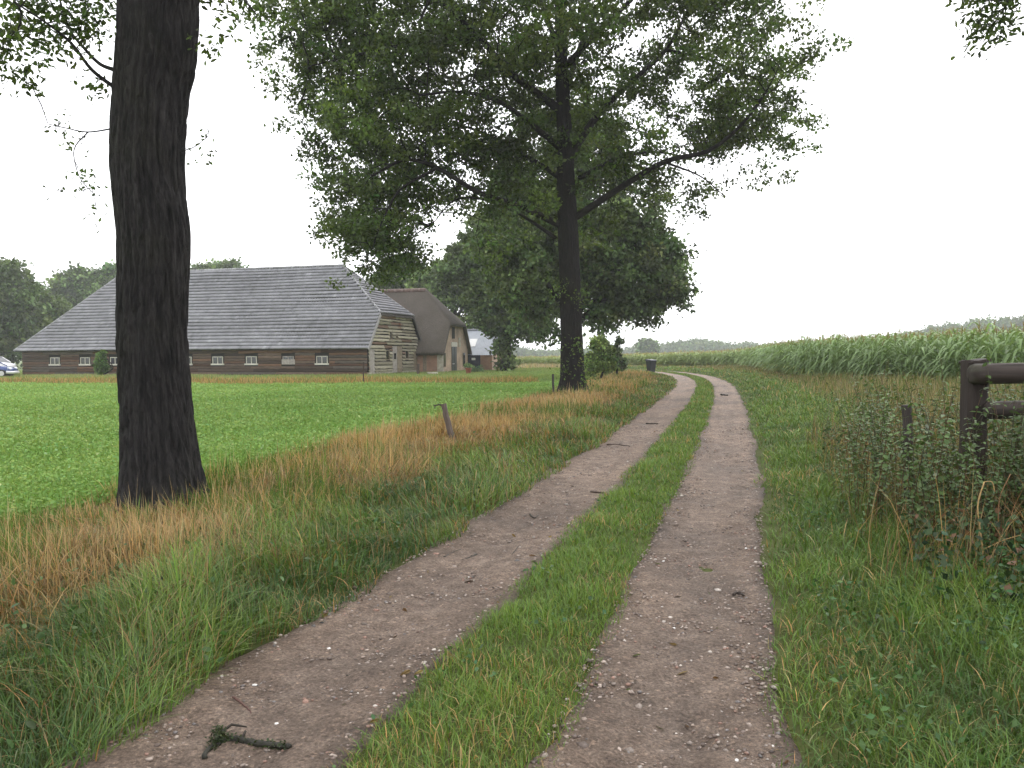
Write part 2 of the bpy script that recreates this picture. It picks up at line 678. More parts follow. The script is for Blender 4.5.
# left verge: long lush grass, leaning over the track
parts = []
u, x, y = sample(-4.2, -1.25, 1.4, 70, dfall(3000))
cl = fbm(x * 1.3, y * 1.3, 31)
edge_n = -1.42 + .45 * (fbm(y * 1.1, y * 0 + 4, 40, 3) - .5)
k = (rng.random(len(x)) < smst(.2, .5, cl) + .35) & (u < edge_n)
u, x, y, cl = u[k], x[k], y[k], cl[k]
n = len(x)
hgt = rng.uniform(.12, .34, n) * (.6 + .8 * cl) * (1 - .35 * smst(-1.9, -1.3, u)) * (1 - .35 * smst(10, 30, y))
tuft = fbm(x * 1.7, y * 1.7, 34, 2)
hgt = hgt * (.45 + 1.1 * tuft)
flow = 2 * pi * 1.5 * fbm(x * .7, y * .7, 35, 2) - 1.2
lean = np.where(rng.random(n) < .55, flow + rng.normal(0, .9, n), rng.uniform(0, 2 * pi, n))
base = lerpc(GR3 * np.array([.9, 1, 1.2]), GR2, np.clip(tuft * 2.0 - .55 + rng.normal(0, .2, n), 0, 1))
g = smst(-2.3, -3.5, u + 1.6 * (fbm(x * .8, y * .8, 33) - .5)) * .75 + .13 + .12 * smst(6, 16, y) + .25 * (fbm(x * 2.6, y * 2.6, 36, 2) - .45)
isdry = rng.random(n) < g
c = np.where(isdry[:, None], tint(lerpc(RUST * .6, STRAW * .75, rng.random(n)), n, .25), tint(base * .9, n, .25))
tip = np.where((rng.random(n) < .16)[:, None], c * .6 + PALE * .4, c)
parts.append(blades(x, y, hgt, rng.uniform(.003, .007, n) * wscale(y), np.clip(rng.normal(.8, .4, n), .15, 1.6), c, tip, 4, lean))
tag(mesh_np('verge_grass', *merge(parts)[:2], M['grass'], color=merge(parts)[2]), 'long lush green grass leaning over the edge of the left wheel track', 'grass', kind='stuff')

# tan dry grass round the tree row
parts = []
u, x, y = sample(-7.6, -2.5, 2.0, 66, dfall(1500, 5.0))
cl = fbm(x * .9, y * .9, 51)
me_ = meadow_edge(y)
k = (u > me_ - .25) & (rng.random(len(x)) < smst(-2.3, -3.5, u + 1.5 * (cl - .5)))
u, x, y, cl = u[k], x[k], y[k], cl[k]
n = len(x)
bank = fbm(x * .45, y * .45, 55, 2)
tuft = fbm(x * 1.9, y * 1.9, 59, 2)
hgt = rng.uniform(.18, .55, n) * (.25 + 1.2 * tuft) * (1 - .25 * smst(12, 30, y)) * (.55 + .45 * smst(0, 1.1, u - me_[k])) * (1 - .45 * np.exp(-((x + 3.6) ** 2 + (y - 7.6) ** 2) / .9)) * (1 - .55 * np.exp(-((x + 1.0) ** 2 / .5 + (y - 12.7) ** 2 / 1.6)))
flow = 2 * pi * 1.6 * fbm(x * .6, y * .6, 60, 2)
isg = rng.random(n) < np.clip(.36 + 2.8 * (.5 - bank) + .9 * (fbm(x * 1.6, y * 1.6, 57, 2) - .5), .05, .88)
dryc = lerpc(RUST, STRAW, np.clip(rng.random(n) * .7 + 1.2 * (fbm(x * .7, y * .7, 58, 2) - .35), 0, 1))
c = np.where(isg[:, None], tint(GR1, n, .25), tint(dryc, n, .25))
parts.append(blades(x, y, hgt, rng.uniform(.0035, .0065, n) * wscale(y, 5), np.clip(rng.normal(.62, .4, n) + .5 * (fbm(x * 1.2, y * 1.2, 68, 2) - .5), .05, 1.5), c, np.where(isg[:, None], c, c * .6 + PALE * .4), 3,
                    np.where(rng.random(n) < .6, flow + rng.normal(0, .6, n), rng.uniform(0, 2 * pi, n))))
# seed heads on thin stalks
m = rng.random(n) < .05
parts.append(blades(x[m], y[m], hgt[m] * 1.35, rng.uniform(.003, .004, m.sum()) * wscale(y[m], 5), rng.uniform(.1, .4, m.sum()), tint(STRAW, m.sum(), .2), tint(PALE, m.sum(), .1), 3))
V_, F_, C_ = merge(parts)
tag(mesh_np('dry_grass', V_, F_, M['dry'], color=C_), 'tan and rust dry grass along the row of oaks', 'grass', kind='stuff')

# grassy crown between the tracks
parts = []
u, x, y = sample(-.52, .52, 1.4, 100, dfall(5200, 4.5, 1.4))
cl = fbm(x * 2.2, y * 2.2, 61)
eg = .40 + .24 * (fbm(y * 1.2, y * 0, 62, 3) - .5)
el = .40 + .24 * (fbm(y * 1.2, y * 0 + 9, 63, 3) - .5)
k = (u < eg) & (u > -el)
u, x, y, cl = u[k], x[k], y[k], cl[k]
n = len(x)
hgt = rng.uniform(.04, .15, n) * (.25 + 1.4 * cl) * (1 - .5 * smst(.2, .5, np.abs(u)))
g = np.clip(.05 + .7 * (fbm(x * 1.6, y * 1.6, 64) - .5), .02, .4)
isd = rng.random(n) < g
c = np.where(isd[:, None], tint(STRAW * .8, n, .25), tint(lerpc(GR1, GR2 * 1.05, np.clip(cl * 1.4 - .2, 0, 1)), n, .2))
parts.append(blades(x, y, hgt, rng.uniform(.003, .006, n) * wscale(y, 4), rng.uniform(.3, 1.2, n), c, None, 2))
V_, F_, C_ = merge(parts)
tag(mesh_np('track_grass', V_, F_, M['grass'], color=C_), 'short green grass strip between the two wheel tracks', 'grass', kind='stuff')

# right verge
parts = []
u, x, y = sample(1.22, 6.5, 1.4, 95, dfall(3600, 3.4, 1.4))
cl = fbm(x * 1.5, y * 1.5, 71)
er = 1.36 + .34 * (fbm(y * 1.0, y * 0, 72, 3) - .5)
k = (u > er) & (rng.random(len(x)) < .35 + .8 * smst(er, er + .3, u)) & (rng.random(len(x)) < smst(6.5, 4.5, u) + .1)
u, x, y, cl = u[k], x[k], y[k], cl[k]
n = len(x)
hgt = rng.uniform(.06, .24, n) * (.3 + 1.3 * cl) * (.55 + .6 * smst(1.3, 2.2, u))
g = np.clip(.05 + .6 * (fbm(x * .9, y * .9, 73) - .5) + .35 * smst(3.2, 5, u) * smst(12, 20, y), .03, .7)
isd = rng.random(n) < g
c = np.where(isd[:, None], tint(STRAW * .85, n, .25), tint(lerpc(GR3, GR2, np.clip(cl * 1.5 - .25, 0, 1)), n, .22))
parts.append(blades(x, y, hgt, rng.uniform(.0035, .007, n) * wscale(y), rng.uniform(.3, 1.3, n), c, None, 3))
V_, F_, C_ = merge(parts)
tag(mesh_np('bank_grass', V_, F_, M['grass'], color=C_), 'mid length green grass on the bank right of the track', 'grass', kind='stuff')

# rank brown grass between the fence and the maize
parts = []
u, x, y = sample(3.6, 14, 7.5, 74, dfall(520, 9.0, 1.2))
cl = fbm(x * .8, y * .8, 81)
corn_edge_x = np.interp(y, [0, 23, 31, 40, 61, 72, 84], [14.6, 14.6, 14.4, 14.8, 19.3, 20.8, 21.0])
k = (x < corn_edge_x - .1) & (rng.random(len(x)) < .25 + .9 * smst(3.6, 5.2, u))
u, x, y, cl = u[k], x[k], y[k], cl[k]
n = len(x)
hgt = rng.uniform(.4, .95, n) * (.5 + .8 * cl) * (1 - .5 * smst(22, 45, y)) * (.55 + .45 * smst(3.4, 5.5, u))
isg = rng.random(n) < .4
c = np.where(isg[:, None], tint(GR1 * .9, n, .25), tint(lerpc(np.array([.18, .135, .07]), np.array([.33, .275, .15]), rng.random(n)), n, .25))
parts.append(blades(x, y, hgt, rng.uniform(.005, .009, n) * wscale(y, 9), rng.uniform(.1, .7, n), c, None, 3))
V_, F_, C_ = merge(parts)
tag(mesh_np('rank_grass', V_, F_, M['dry'], color=C_), 'tall brown rank grass between the fence and the maize', 'grass', kind='stuff')


# ------------------------------------------------------------------ leaves
RH = (np.array([(0, 0, 0), (.5, .3, .07), (1, 0, -.06), (.5, -.3, .07)]), np.array([(0, 2, 1), (0, 3, 2)]))
LF6 = (np.array([(0, 0, 0), (.22, .24, .05), (.6, .26, .05), (1, 0, -.06), (.6, -.26, .05), (.22, -.24, .05), (.45, 0, 0)]),
       np.array([(6, 1, 0), (6, 2, 1), (6, 3, 2), (6, 4, 3), (6, 5, 4), (6, 0, 5)]))
_o = [(0, 0), (.12, .05), (.2, .16), (.3, .13), (.42, .25), (.52, .18), (.66, .29), (.76, .19), (.88, .17), (1, 0)]
OAK = (np.array([(a, b, .12 * b) for a, b in _o] + [(a, -b, .12 * b) for a, b in _o[1:-1]]),
       np.array([(0, i, i + 1) for i in range(1, 9)] + [(0, 10 + i - 1, 10 + i) if i < 8 else (0, 17, 9) for i in range(1, 9)][::1]))


def oriented(tpl, P, size, dirs, ups, colr, wid=1.0):
    """copies of a flat template with given long axes and normals, merged"""
    tv, tf = tpl
    n = len(P)
    d = dirs / (np.linalg.norm(dirs, axis=1, keepdims=True) + 1e-9)
    b = np.cross(ups, d)
    b /= np.linalg.norm(b, axis=1, keepdims=True) + 1e-9
    nn = np.cross(d, b)
    s = np.asarray(size).reshape(-1, 1, 1) * np.ones((n, 1, 1))
    Vv = P[:, None, :] + s * (tv[None, :, 0:1] * d[:, None, :] + wid * tv[None, :, 1:2] * b[:, None, :] + tv[None, :, 2:3] * nn[:, None, :])
    k = len(tv)
    f = (np.arange(n) * k)[:, None, None] + tf[None]
    return Vv.reshape(-1, 3), np.zeros((0, 4), int), f.reshape(-1, tf.shape[1]), np.repeat(colr[:, None, :], k, 1).reshape(-1, 3)


def rdir(n, zb=0.0, r=None):
    v = (r or rng).normal(0, 1, (n, 3))
    v[:, 2] += zb
    return v / np.linalg.norm(v, axis=1, keepdims=True)


# leafy meadow crop
parts = []


def meadow_pts(dens):
    u, x, y = sample(-75, -5.5, 5.5, 52, dens, 60)
    k = (u < meadow_edge(y) + .2) & (y + .12 * x < 42.0 + .8 * vnoise(x * .5, y * 0))
    return x[k], y[k]


x, y = meadow_pts(dfall(900, 8.0, 1.0))
n = len(x)
cl = fbm(x * .55, y * .55, 91)
P = np.stack([x, y, gz(x, y) + rng.uniform(.02, .13, n) * (.6 + .7 * cl)], -1)
c = tint(lerpc(np.array([.18, .30, .08]), np.array([.26, .38, .125]), np.clip(cl * 1.8 - .4, 0, 1)), n, .13, .08)
pale = rng.random(n) < .012
c[pale] = tint(np.array([.36, .46, .22]), pale.sum(), .15)
parts.append(oriented(RH, P, rng.uniform(.03, .062, n) * wscale(y, 9, .55), rdir(n, .35) * np.array([1, 1, .6]), rdir(n, 2.2), c, 1.05))
x, y = meadow_pts(dfall(800, 8.0, 1.2))
n = len(x)
parts.append(blades(x, y, rng.uniform(.08, .2, n), rng.uniform(.006, .011, n) * wscale(y, 8), rng.uniform(.2, .9, n), tint(np.array([.19, .32, .08]), n, .22), None, 2))
V_, F_, C_ = merge(parts)
tag(mesh_np('meadow_crop', V_, F_, M['meadow'], color=C_), 'bright green leafy meadow in front of the barn', 'meadow', kind='stuff')

# ditch weeds and the pale lawn before the houses
parts = []
u, x, y = sample(-75, -4.5, 38, 60, lambda q: 120, 24)
q = y + .12 * x
k = (np.abs(q - 47.6 - 1.6 * (vnoise(x * .22, y * 0 + 1) - .5)) < 3.4) & (x < 1.5) & (rng.random(len(x)) < .45 + .6 * smst(48.8, 45.5, q))
x, y = x[k], y[k]
n = len(x)
c = np.where((rng.random(n) < .3)[:, None], tint(GR1 * 1.1, n, .25), tint(lerpc(RUST * .9, STRAW, rng.random(n)), n, .25))
parts.append(blades(x, y, rng.uniform(.12, .5, n) * (.45 + fbm(x * .3, y * .3, 99)), rng.uniform(.02, .04, n), rng.uniform(.1, .8, n), c, None, 2))
V_, F_, C_ = merge(parts)
tag(mesh_np('ditch_grass', V_, F_, M['dry'], color=C_), 'strip of brown dead grass along the ditch before the barn', 'grass', kind='stuff')
parts = []
u, x, y = sample(-80, -4.2, 42, 100, lambda q: 90 * (45 / q) ** 1.2, 30)
k = (y + .12 * x > 50.3)
x, y, u = x[k], y[k], u[k]
n = len(x)
cl = fbm(x * .2, y * .35, 95)
c = lerpc(np.array([.16, .25, .06]), np.array([.25, .26, .10]), np.clip(cl * 1.8 - .5 + rng.normal(0, .2, n), 0, 1))
parts.append(blades(x, y, rng.uniform(.06, .2, n) * (.6 + cl), rng.uniform(.025, .05, n), rng.uniform(.1, .8, n), tint(c, n, .18), None, 2))
u, x, y = sample(-22, 1.5, 84, 106, lambda q: 14, 12)
k = (np.abs(y - 93 + .1 * x) < 6) & (x > -10)
x, y = x[k], y[k]
n = len(x)
parts.append(blades(x, y, rng.uniform(.3, .8, n), rng.uniform(.05, .09, n), rng.uniform(.1, .6, n), tint(PALE * .8, n, .2), None, 2))
V_, F_, C_ = merge(parts)
tag(mesh_np('yard_grass', V_, F_, M['grass'], color=C_), 'pale yellowish grass round the farm buildings', 'grass', kind='stuff')

# low broad-leaved herbs on the bank right of the track
parts = []
u, x, y = sample(1.6, 5.2, 2.0, 22, dfall(520, 5.0, 1.2))
cl = fbm(x * 1.1, y * 1.1, 101)
k = (rng.random(len(x)) < smst(.42, .62, cl + .22 * smst(2.2, 3.0, u)))
x, y, u, cl = x[k], y[k], u[k], cl[k]
n = len(x)
P = np.stack([x, y, gz(x, y) + rng.uniform(.04, .30, n) * (.4 + .7 * smst(2, 3.2, u))], -1)
c = tint(np.array([.055, .115, .032]), n, .3)
parts.append(oriented(RH, P, rng.uniform(.02, .05, n), rdir(n, .1), rdir(n, .9), c, .95))
# the same little rosettes in the strip between the tracks
u, x, y = sample(-.38, .38, 2.0, 16, dfall(150, 5.0, 1.2))
k = fbm(x * 1.8, y * 1.8, 105) > .55
x, y = x[k], y[k]
n = len(x)
P = np.stack([x, y, gz(x, y) + rng.uniform(.02, .07, n)], -1)
parts.append(oriented(LF6, P, rng.uniform(.018, .04, n), rdir(n, .2), rdir(n, 1.6), tint(np.array([.06, .12, .04]), n, .25), 1.2))
# and under the long grass on the left
u, x, y = sample(-3.5, -1.4, 2.0, 14, dfall(60, 5.0, 1.2))
n = len(x)
P = np.stack([x, y, gz(x, y) + rng.uniform(.03, .2, n)], -1)
parts.append(oriented(LF6, P, rng.uniform(.03, .06, n), rdir(n, .2), rdir(n, 1.3), tint(np.array([.055, .11, .03]), n, .25), 1.0))
V_, F_, C_ = merge(parts)
tag(mesh_np('ground_herbs', V_, F_, M['grass'], color=C_), 'low dark broad leaved herbs among the grass of the bank', 'herbs', kind='stuff')


# nettles and brambles round the fence
def nettle(h, r):
    """stem with opposite leaf pairs; V, F(tri), colour"""
    st = []
    nseg = 5
    bx, by = r.normal(0, .12, 2)
    pts = np.array([(bx * h * t * t, by * h * t * t, h * t) for t in np.linspace(0, 1, nseg + 1)])
    V, T, C = [], [], []
    brown = np.array([.055, .05, .025]) if r.random() < .6 else np.array([.11, .065, .03])
    for i, p in enumerate(pts):
        rr = .0055 * (1 - .7 * i / nseg)
        for k in range(3):
            V.append(p + rr * np.array([math.cos(2.1 * k), math.sin(2.1 * k), 0]))
            C.append(brown)
    for i in range(nseg):
        for k in range(3):
            a, b = 3 * i + k, 3 * i + (k + 1) % 3
            T += [(a, b, b + 3), (a, b + 3, a + 3)]
    m = int(h / .055)
    LP, LD, LS = [], [], []
    for j in range(m):
        t = .22 + .78 * (j + .5) / m
        if r.random() < .22:
            continue
        p = np.array([bx * h * t * t, by * h * t * t, h * t])
        az = (j % 2) * pi / 2 + r.normal(0, .3)
        for s in (0, pi):
            LP.append(p)
            LD.append((math.cos(az + s), math.sin(az + s), r.normal(-.25, .3)))
            LS.append((.088 - .052 * t) * r.uniform(.7, 1.3))
    LP, LD, LS = np.array(LP), np.array(LD), np.array(LS)
    up = np.tile([0, 0, 1.0], (len(LP), 1)) + r.normal(0, .35, (len(LP), 3))
    g = np.array([.068, .115, .034]) * r.uniform(.7, 1.4)
    lv = oriented(LF6, LP, LS, LD, up, np.tile(g, (len(LP), 1)) * r.normal(1, .2, (len(LP), 1)).clip(.5, 1.6), .95)
    V = np.array(V)
    return np.concatenate([V, lv[0]]), np.concatenate([np.array(T), lv[2] + len(V)]), np.concatenate([np.array(C), lv[3]])


rr_ = np.random.default_rng(77)
NT = [nettle(rr_.uniform(.85, 1.3), rr_) for _ in range(12)]


def place(tpls, x, y, s, zoff=0.0):
    Vs, Ts, Cs, n = [], [], [], 0
    zz = gz(x, y)
    for i in range(len(x)):
        V, T, C = tpls[i % len(tpls)]
        a = rng.uniform(0, 2 * pi)
        ca, sa = math.cos(a), math.sin(a)
        W = np.empty_like(V)
        W[:, 0] = x[i] + s[i] * (V[:, 0] * ca - V[:, 1] * sa)
        W[:, 1] = y[i] + s[i] * (V[:, 0] * sa + V[:, 1] * ca)
        W[:, 2] = zz[i] + s[i] * V[:, 2] + zoff
        Vs.append(W)
        Ts.append(T + n)
        Cs.append(C)
        n += len(V)
    return np.concatenate(Vs), [np.concatenate(Ts)], np.concatenate(Cs)


u = rng.uniform(1.5, 7.6, 6200)
y = rng.uniform(4.6, 13.5, 6200)
x = Xc(y) + u
cl = fbm(x * 1.1, y * 1.1, 111)
edge = 1.80 + .5 * (fbm(y * .8, y * 0 + 3, 112) - .5) + .35 * smst(6.4, 5.0, y)
hh = smst(edge - .1, edge + .6, u) * (.42 + .58 * smst(4.7, 5.9, y)) * (.62 + .38 * smst(14, 8, y))
k = (rng.random(6200) < smst(edge - .15, edge + .9, u) * (.05 + .36 * smst(.38, .62, cl))) & in_view(x, y)
x, y, u, hh = x[k], y[k], u[k], hh[k]
xe, ye = rng.uniform(2.9, 6.2, 420), rng.uniform(5.3, 6.55, 420)
ke = rng.random(420) < smst(3.0, 3.7, xe)
x, y, hh = np.concatenate([x, xe[ke]]), np.concatenate([y, ye[ke]]), np.concatenate([hh, .86 + .2 * rng.random(ke.sum())])
V_, F_, C_ = place(NT, x, y, rng.uniform(.5, 1.12, len(x)) * hh)
tag(mesh_np('nettle_patch', V_, F_, M['grass'], color=C_), 'thicket of dark nettles crowding round the wooden fence', 'nettles', kind='stuff')
parts = []
u, x, y = sample(2.3, 6.5, 3.6, 12, dfall(900, 6.0, 1.0))
k = fbm(x * 1.2, y * 1.2, 115) > .40 + .25 * (1 - smst(2.3, 3.0, u))
x, y = x[k], y[k]
n = len(x)
P = np.stack([x, y, gz(x, y) + rng.uniform(.05, .5, n) ** 1.3], -1)
c = tint(np.array([.035, .072, .026]), n, .35)
c[rng.random(n) < .08] = np.array([.16, .09, .05])
parts.append(oriented(RH, P, rng.uniform(.03, .07, n), rdir(n, .0), rdir(n, .9), c, 1.1))
u, x, y = sample(1.9, 5.5, 4.8, 13, dfall(520, 6.0, 1.0))
k = rng.random(len(x)) < smst(1.9, 2.8, u) * (.2 + 1.3 * (fbm(x * 1.3, y * 1.3, 116) - .3))
x, y = x[k], y[k]
n = len(x)
parts.append(blades(x, y, rng.uniform(.35, .95, n), rng.uniform(.003, .006, n), rng.uniform(.1, .9, n), tint(lerpc(RUST * .5, STRAW * .8, rng.random(n)), n, .3), None, 3))
V_, F_, C_ = merge(parts)
tag(mesh_np('bramble_patch', V_, F_, M['grass'], color=C_), 'low bramble leaves and brown stems under the nettles', 'brambles', kind='stuff')

# ------------------------------------------------------------------ gravel
ICO = []
_t = (1 + 5 ** .5) / 2
_iv = np.array([(-1, _t, 0), (1, _t, 0), (-1, -_t, 0), (1, -_t, 0), (0, -1, _t), (0, 1, _t), (0, -1, -_t), (0, 1, -_t), (_t, 0, -1), (_t, 0, 1), (-_t, 0, -1), (-_t, 0, 1)]) / 1.9
_if = np.array([(0, 11, 5), (0, 5, 1), (0, 1, 7), (0, 7, 10), (0, 10, 11), (1, 5, 9), (5, 11, 4), (11, 10, 2), (10, 7, 6), (7, 1, 8), (3, 9, 4), (3, 4, 2), (3, 2, 6), (3, 6, 8), (3, 8, 9), (4, 9, 5), (2, 4, 11), (6, 2, 10), (8, 6, 7), (9, 8, 1)])


def stone_tpl(r, flat=.6):
    v = _iv * r.uniform(.65, 1.25, (12, 1)) * np.array([1, r.uniform(.6, .95), flat * r.uniform(.6, 1.1)])
    return v


rs = np.random.default_rng(8)
ST = [stone_tpl(rs) for _ in range(12)]
parts = []
for (ua, ub, nn) in ((UL0 - .02, UL1 + .02, 15000), (UR0 - .05, UR1 + .03, 16000)):
    y = 1.6 + 17 * rng.random(nn) ** 1.5
    t = rng.random(nn)
    e = rng.random(nn) < .18                      # more stones pushed to the edges
    t = np.where(e, np.where(t < .5, t * .35, 1 - (1 - t) * .35), t)
    t = .05 + .9 * t
    u = ua + (ub - ua) * t
    x = Xc(y) + u
    sz = .0035 + .0125 * rng.random(nn) ** 3 + (rng.random(nn) < .015) * rng.uniform(.006, .016, nn)
    z = gz(x, y) + .012 + sz * .25
    pal = np.array([(.2, .155, .125), (.12, .09, .074), (.27, .22, .185), (.36, .32, .28), (.2, .12, .09), (.14, .125, .118)])
    c = pal[rng.choice(6, nn, p=[.34, .24, .2, .06, .1, .06])] * rng.normal(1, .2, (nn, 1)).clip(.5, 1.5)
    wh = rng.random(nn) < .0035
    c[wh] = (.62, .6, .57)
    a = rng.uniform(0, 2 * pi, nn)
    for k in range(12):
        s = np.arange(nn) % 12 == k
        v = ST[k]
        ca, sa = np.cos(a[s])[:, None], np.sin(a[s])[:, None]
        W = np.stack([x[s][:, None] + sz[s][:, None] * (v[None, :, 0] * ca - v[None, :, 1] * sa),
                      y[s][:, None] + sz[s][:, None] * (v[None, :, 0] * sa + v[None, :, 1] * ca),
                      z[s][:, None] + sz[s][:, None] * v[None, :, 2]], -1)
        f = (np.arange(s.sum()) * 12)[:, None, None] + _if[None]
        parts.append((W.reshape(-1, 3), np.zeros((0, 4), int), f.reshape(-1, 3), np.repeat(c[s][:, None], 12, 1).reshape(-1, 3)))
V_, F_, C_ = merge(parts)
tag(mesh_np('gravel', V_, F_, M['stone'], smooth=False, color=C_), 'small loose stones scattered over the wheel tracks', 'gravel', kind='stuff')

# scattered fallen leaves
nn = 190
y = 2.2 + 16 * rng.random(nn) ** 1.4
u = rng.uniform(-1.7, 1.7, nn)
x = Xc(y) + u
P = np.stack([x, y, gz(x, y) + .02], -1)
c = np.array([(.14, .075, .03), (.2, .13, .045), (.1, .12, .035), (.3, .22, .08), (.06, .035, .02)])[rng.choice(5, nn)]
V_, F_, C_ = merge([oriented(OAK, P, rng.uniform(.03, .07, nn), rdir(nn) * np.array([1, 1, .15]), np.tile([0, 0, 1.0], (nn, 1)) + rng.normal(0, .35, (nn, 3)), c, .8)])
tag(mesh_np('fallen_leaves', V_, F_, M['leaf'], color=C_), 'scattered brown and yellow oak leaves fallen on the track', 'leaves', kind='stuff')


# ------------------------------------------------------------------ trees
def catmull(P, n):
    P = np.asarray(P, float)
    Q = np.vstack([2 * P[0] - P[1], P, 2 * P[-1] - P[-2]])
    out = []
    for i in range(1, len(Q) - 2):
        for t in np.linspace(0, 1, n, endpoint=False):
            a, b, c, d = Q[i - 1], Q[i], Q[i + 1], Q[i + 2]
            out.append(.5 * (2 * b + (c - a) * t + (2 * a - 5 * b + 4 * c - d) * t * t + (3 * b - a - 3 * c + d) * t ** 3))
    out.append(P[-1])
    return np.array(out)


def tube_arrays(chains, sides):
    """chains: list of (pts Kx3, rad K); returns V, quads"""
    Vs, Qs, n = [], [], 0
    w = np.arange(sides) * 2 * pi / sides
    cw, sw = np.cos(w), np.sin(w)
    for P, r in chains:
        P = np.asarray(P)
        T = np.gradient(P, axis=0)
        T /= np.linalg.norm(T, axis=1, keepdims=True) + 1e-9
        ref = np.array([.9, .1, .2]) if abs(T[0, 2]) > .7 else np.array([.05, .1, 1.0])
        A = np.cross(T, ref)
        A /= np.linalg.norm(A, axis=1, keepdims=True) + 1e-9
        B = np.cross(T, A)
        V = P[:, None] + np.asarray(r)[:, None, None] * (cw[None, :, None] * A[:, None] + sw[None, :, None] * B[:, None])
        k = len(P)
        i = np.arange(k * sides).reshape(k, sides) + n
        j = np.roll(i, -1, 1)
        Qs.append(np.stack([i[:-1], j[:-1], j[1:], i[1:]], -1).reshape(-1, 4))
        Vs.append(V.reshape(-1, 3))
        n += k * sides
    return np.concatenate(Vs), np.concatenate(Qs)


def grow(limbs, att, r, tip=.006, expo=.42, step=.55, wob=.12):
    """limbs: [(pts, r0, r1)], att: attraction points; each point is joined to the nearest wood by a bending branch"""
    pos, rad, plen = [], [], []
    chains = []
    for P, r0, r1 in limbs:
        P = np.asarray(P)
        t = np.linspace(0, 1, len(P))
        rr = r0 + (r1 - r0) * t ** .8
        chains.append((P, rr))
        for p, q in zip(P[len(P) // 6:], rr[len(P) // 6:]):
            pos.append(p)
            rad.append(q)
    pos = np.array(pos)
    nodes = np.empty((len(pos) + len(att) * 14, 3))
    par = np.full(len(nodes), -1)
    cnt = np.zeros(len(nodes))
    nl = n = len(pos)
    nodes[:n] = pos
    pl = np.zeros(len(nodes))
    d0 = np.min(np.linalg.norm(att[:, None] - pos[None], axis=2), axis=1)
    thin = []
    for i in np.argsort(d0):
        a = att[i]
        dv = nodes[:n] - a
        dd = np.sqrt((dv ** 2).sum(1)) + .35 * pl[:n]
        j = int(np.argmin(dd))
        p0 = nodes[j].copy()
        L = np.linalg.norm(a - p0)
        m = int(min(12, max(2, L / step)))
        idx = [j]
        side = r.normal(0, 1, 3) * L * wob
        side[2] += .1 * L
        for k in range(1, m + 1):
            t = k / m
            p = p0 * (1 - t) + a * t + side * math.sin(pi * t) * .8 + r.normal(0, 1, 3) * .03 * L * (t < 1)
            nodes[n] = p
            par[n] = idx[-1]
            pl[n] = pl[idx[-1]] + L / m
            idx.append(n)
            n += 1
        thin.append(idx)
    cnt[:n] = 0
    for idx in thin:
        cnt[idx[-1]] += 1
    for k in range(n - 1, nl - 1, -1):
        if par[k] >= 0:
            cnt[par[k]] += cnt[k]
    radv = tip * np.maximum(cnt, 1) ** expo
    lim = np.array(rad)
    out = []
    for idx in thin:
        P = nodes[idx]
        q = radv[idx].copy()
        q[0] = q[1] * 1.1 if idx[0] >= nl else min(q[1] * 1.25, lim[idx[0]])
        out.append((P, q))
    return chains, out


def lobe_points(lobes, n, r):
    """lobes: (centre, (rx, ry, rz), weight)"""
    w = np.array([l[2] for l in lobes], float)
    ch = r.choice(len(lobes), n, p=w / w.sum())
    C = np.array([l[0] for l in lobes])[ch]
    S = np.array([l[1] for l in lobes])[ch]
    v = r.normal(0, 1, (n, 3))
    v /= np.linalg.norm(v, axis=1, keepdims=True)
    return C + v * S * (r.random((n, 1)) ** (1 / 2.4))


def leaf_mass(att, per, spread, size, base, r, tpl=RH, amp=.25, wid=1.0, clump=.25):
    n = len(att) * per
    C = np.repeat(att, per, 0)
    P = C + r.normal(0, 1, (n, 3)) * np.asarray(spread)
    ct = np.repeat(r.normal(1, clump, (len(att), 1)).clip(.45, 1.7), per, 0)
    hu = np.repeat(r.normal(0, .1, len(att)), per)
    c = np.asarray(base) * ct * r.normal(1, amp, (n, 1)).clip(.4, 1.8)
    c[:, 0] *= 1 + hu
    return oriented(tpl, P, size * r.uniform(.65, 1.25, n), rdir(n, -.25, r), rdir(n, .9, r), c, wid)


def make_tree(name, label, base, limbs, att, leaves, bark, leafmat, r, tip=.007, sides=(12, 5), group=None, cat='tree', wob=.12, crown='crown', trunk_fn=None, expo=.42):
    """tree thing > trunk (with its limbs), branches, crown"""
    root = empty(name, base)
    tag(root, label, cat, group)
    b = np.array(base, float)
    L, T = grow(limbs, att, r, tip=tip, wob=wob, expo=expo)
    if trunk_fn:
        trunk_fn(root, b)
        rest = L[1:]
    else:
        V, q = tube_arrays(L[:1], sides[0] + 4)
        mesh_np('trunk', V - b, [q], bark, root, smooth=True)
        rest = L[1:]
    ch = []
    if rest:
        V1, q1 = tube_arrays(rest, sides[0])
        ch.append((V1, q1))
    V2, q2 = tube_arrays(T, sides[1])
    if ch:
        V = np.concatenate([ch[0][0], V2])
        q = np.concatenate([ch[0][1], q2 + len(ch[0][0])])
    else:
        V, q = V2, q2
    mesh_np('branches', V - b, [q], bark, root, smooth=True)
    V_, F_, C_ = merge(leaves)
    mesh_np(crown, V_ - b, F_, leafmat, root, color=C_)
    return root


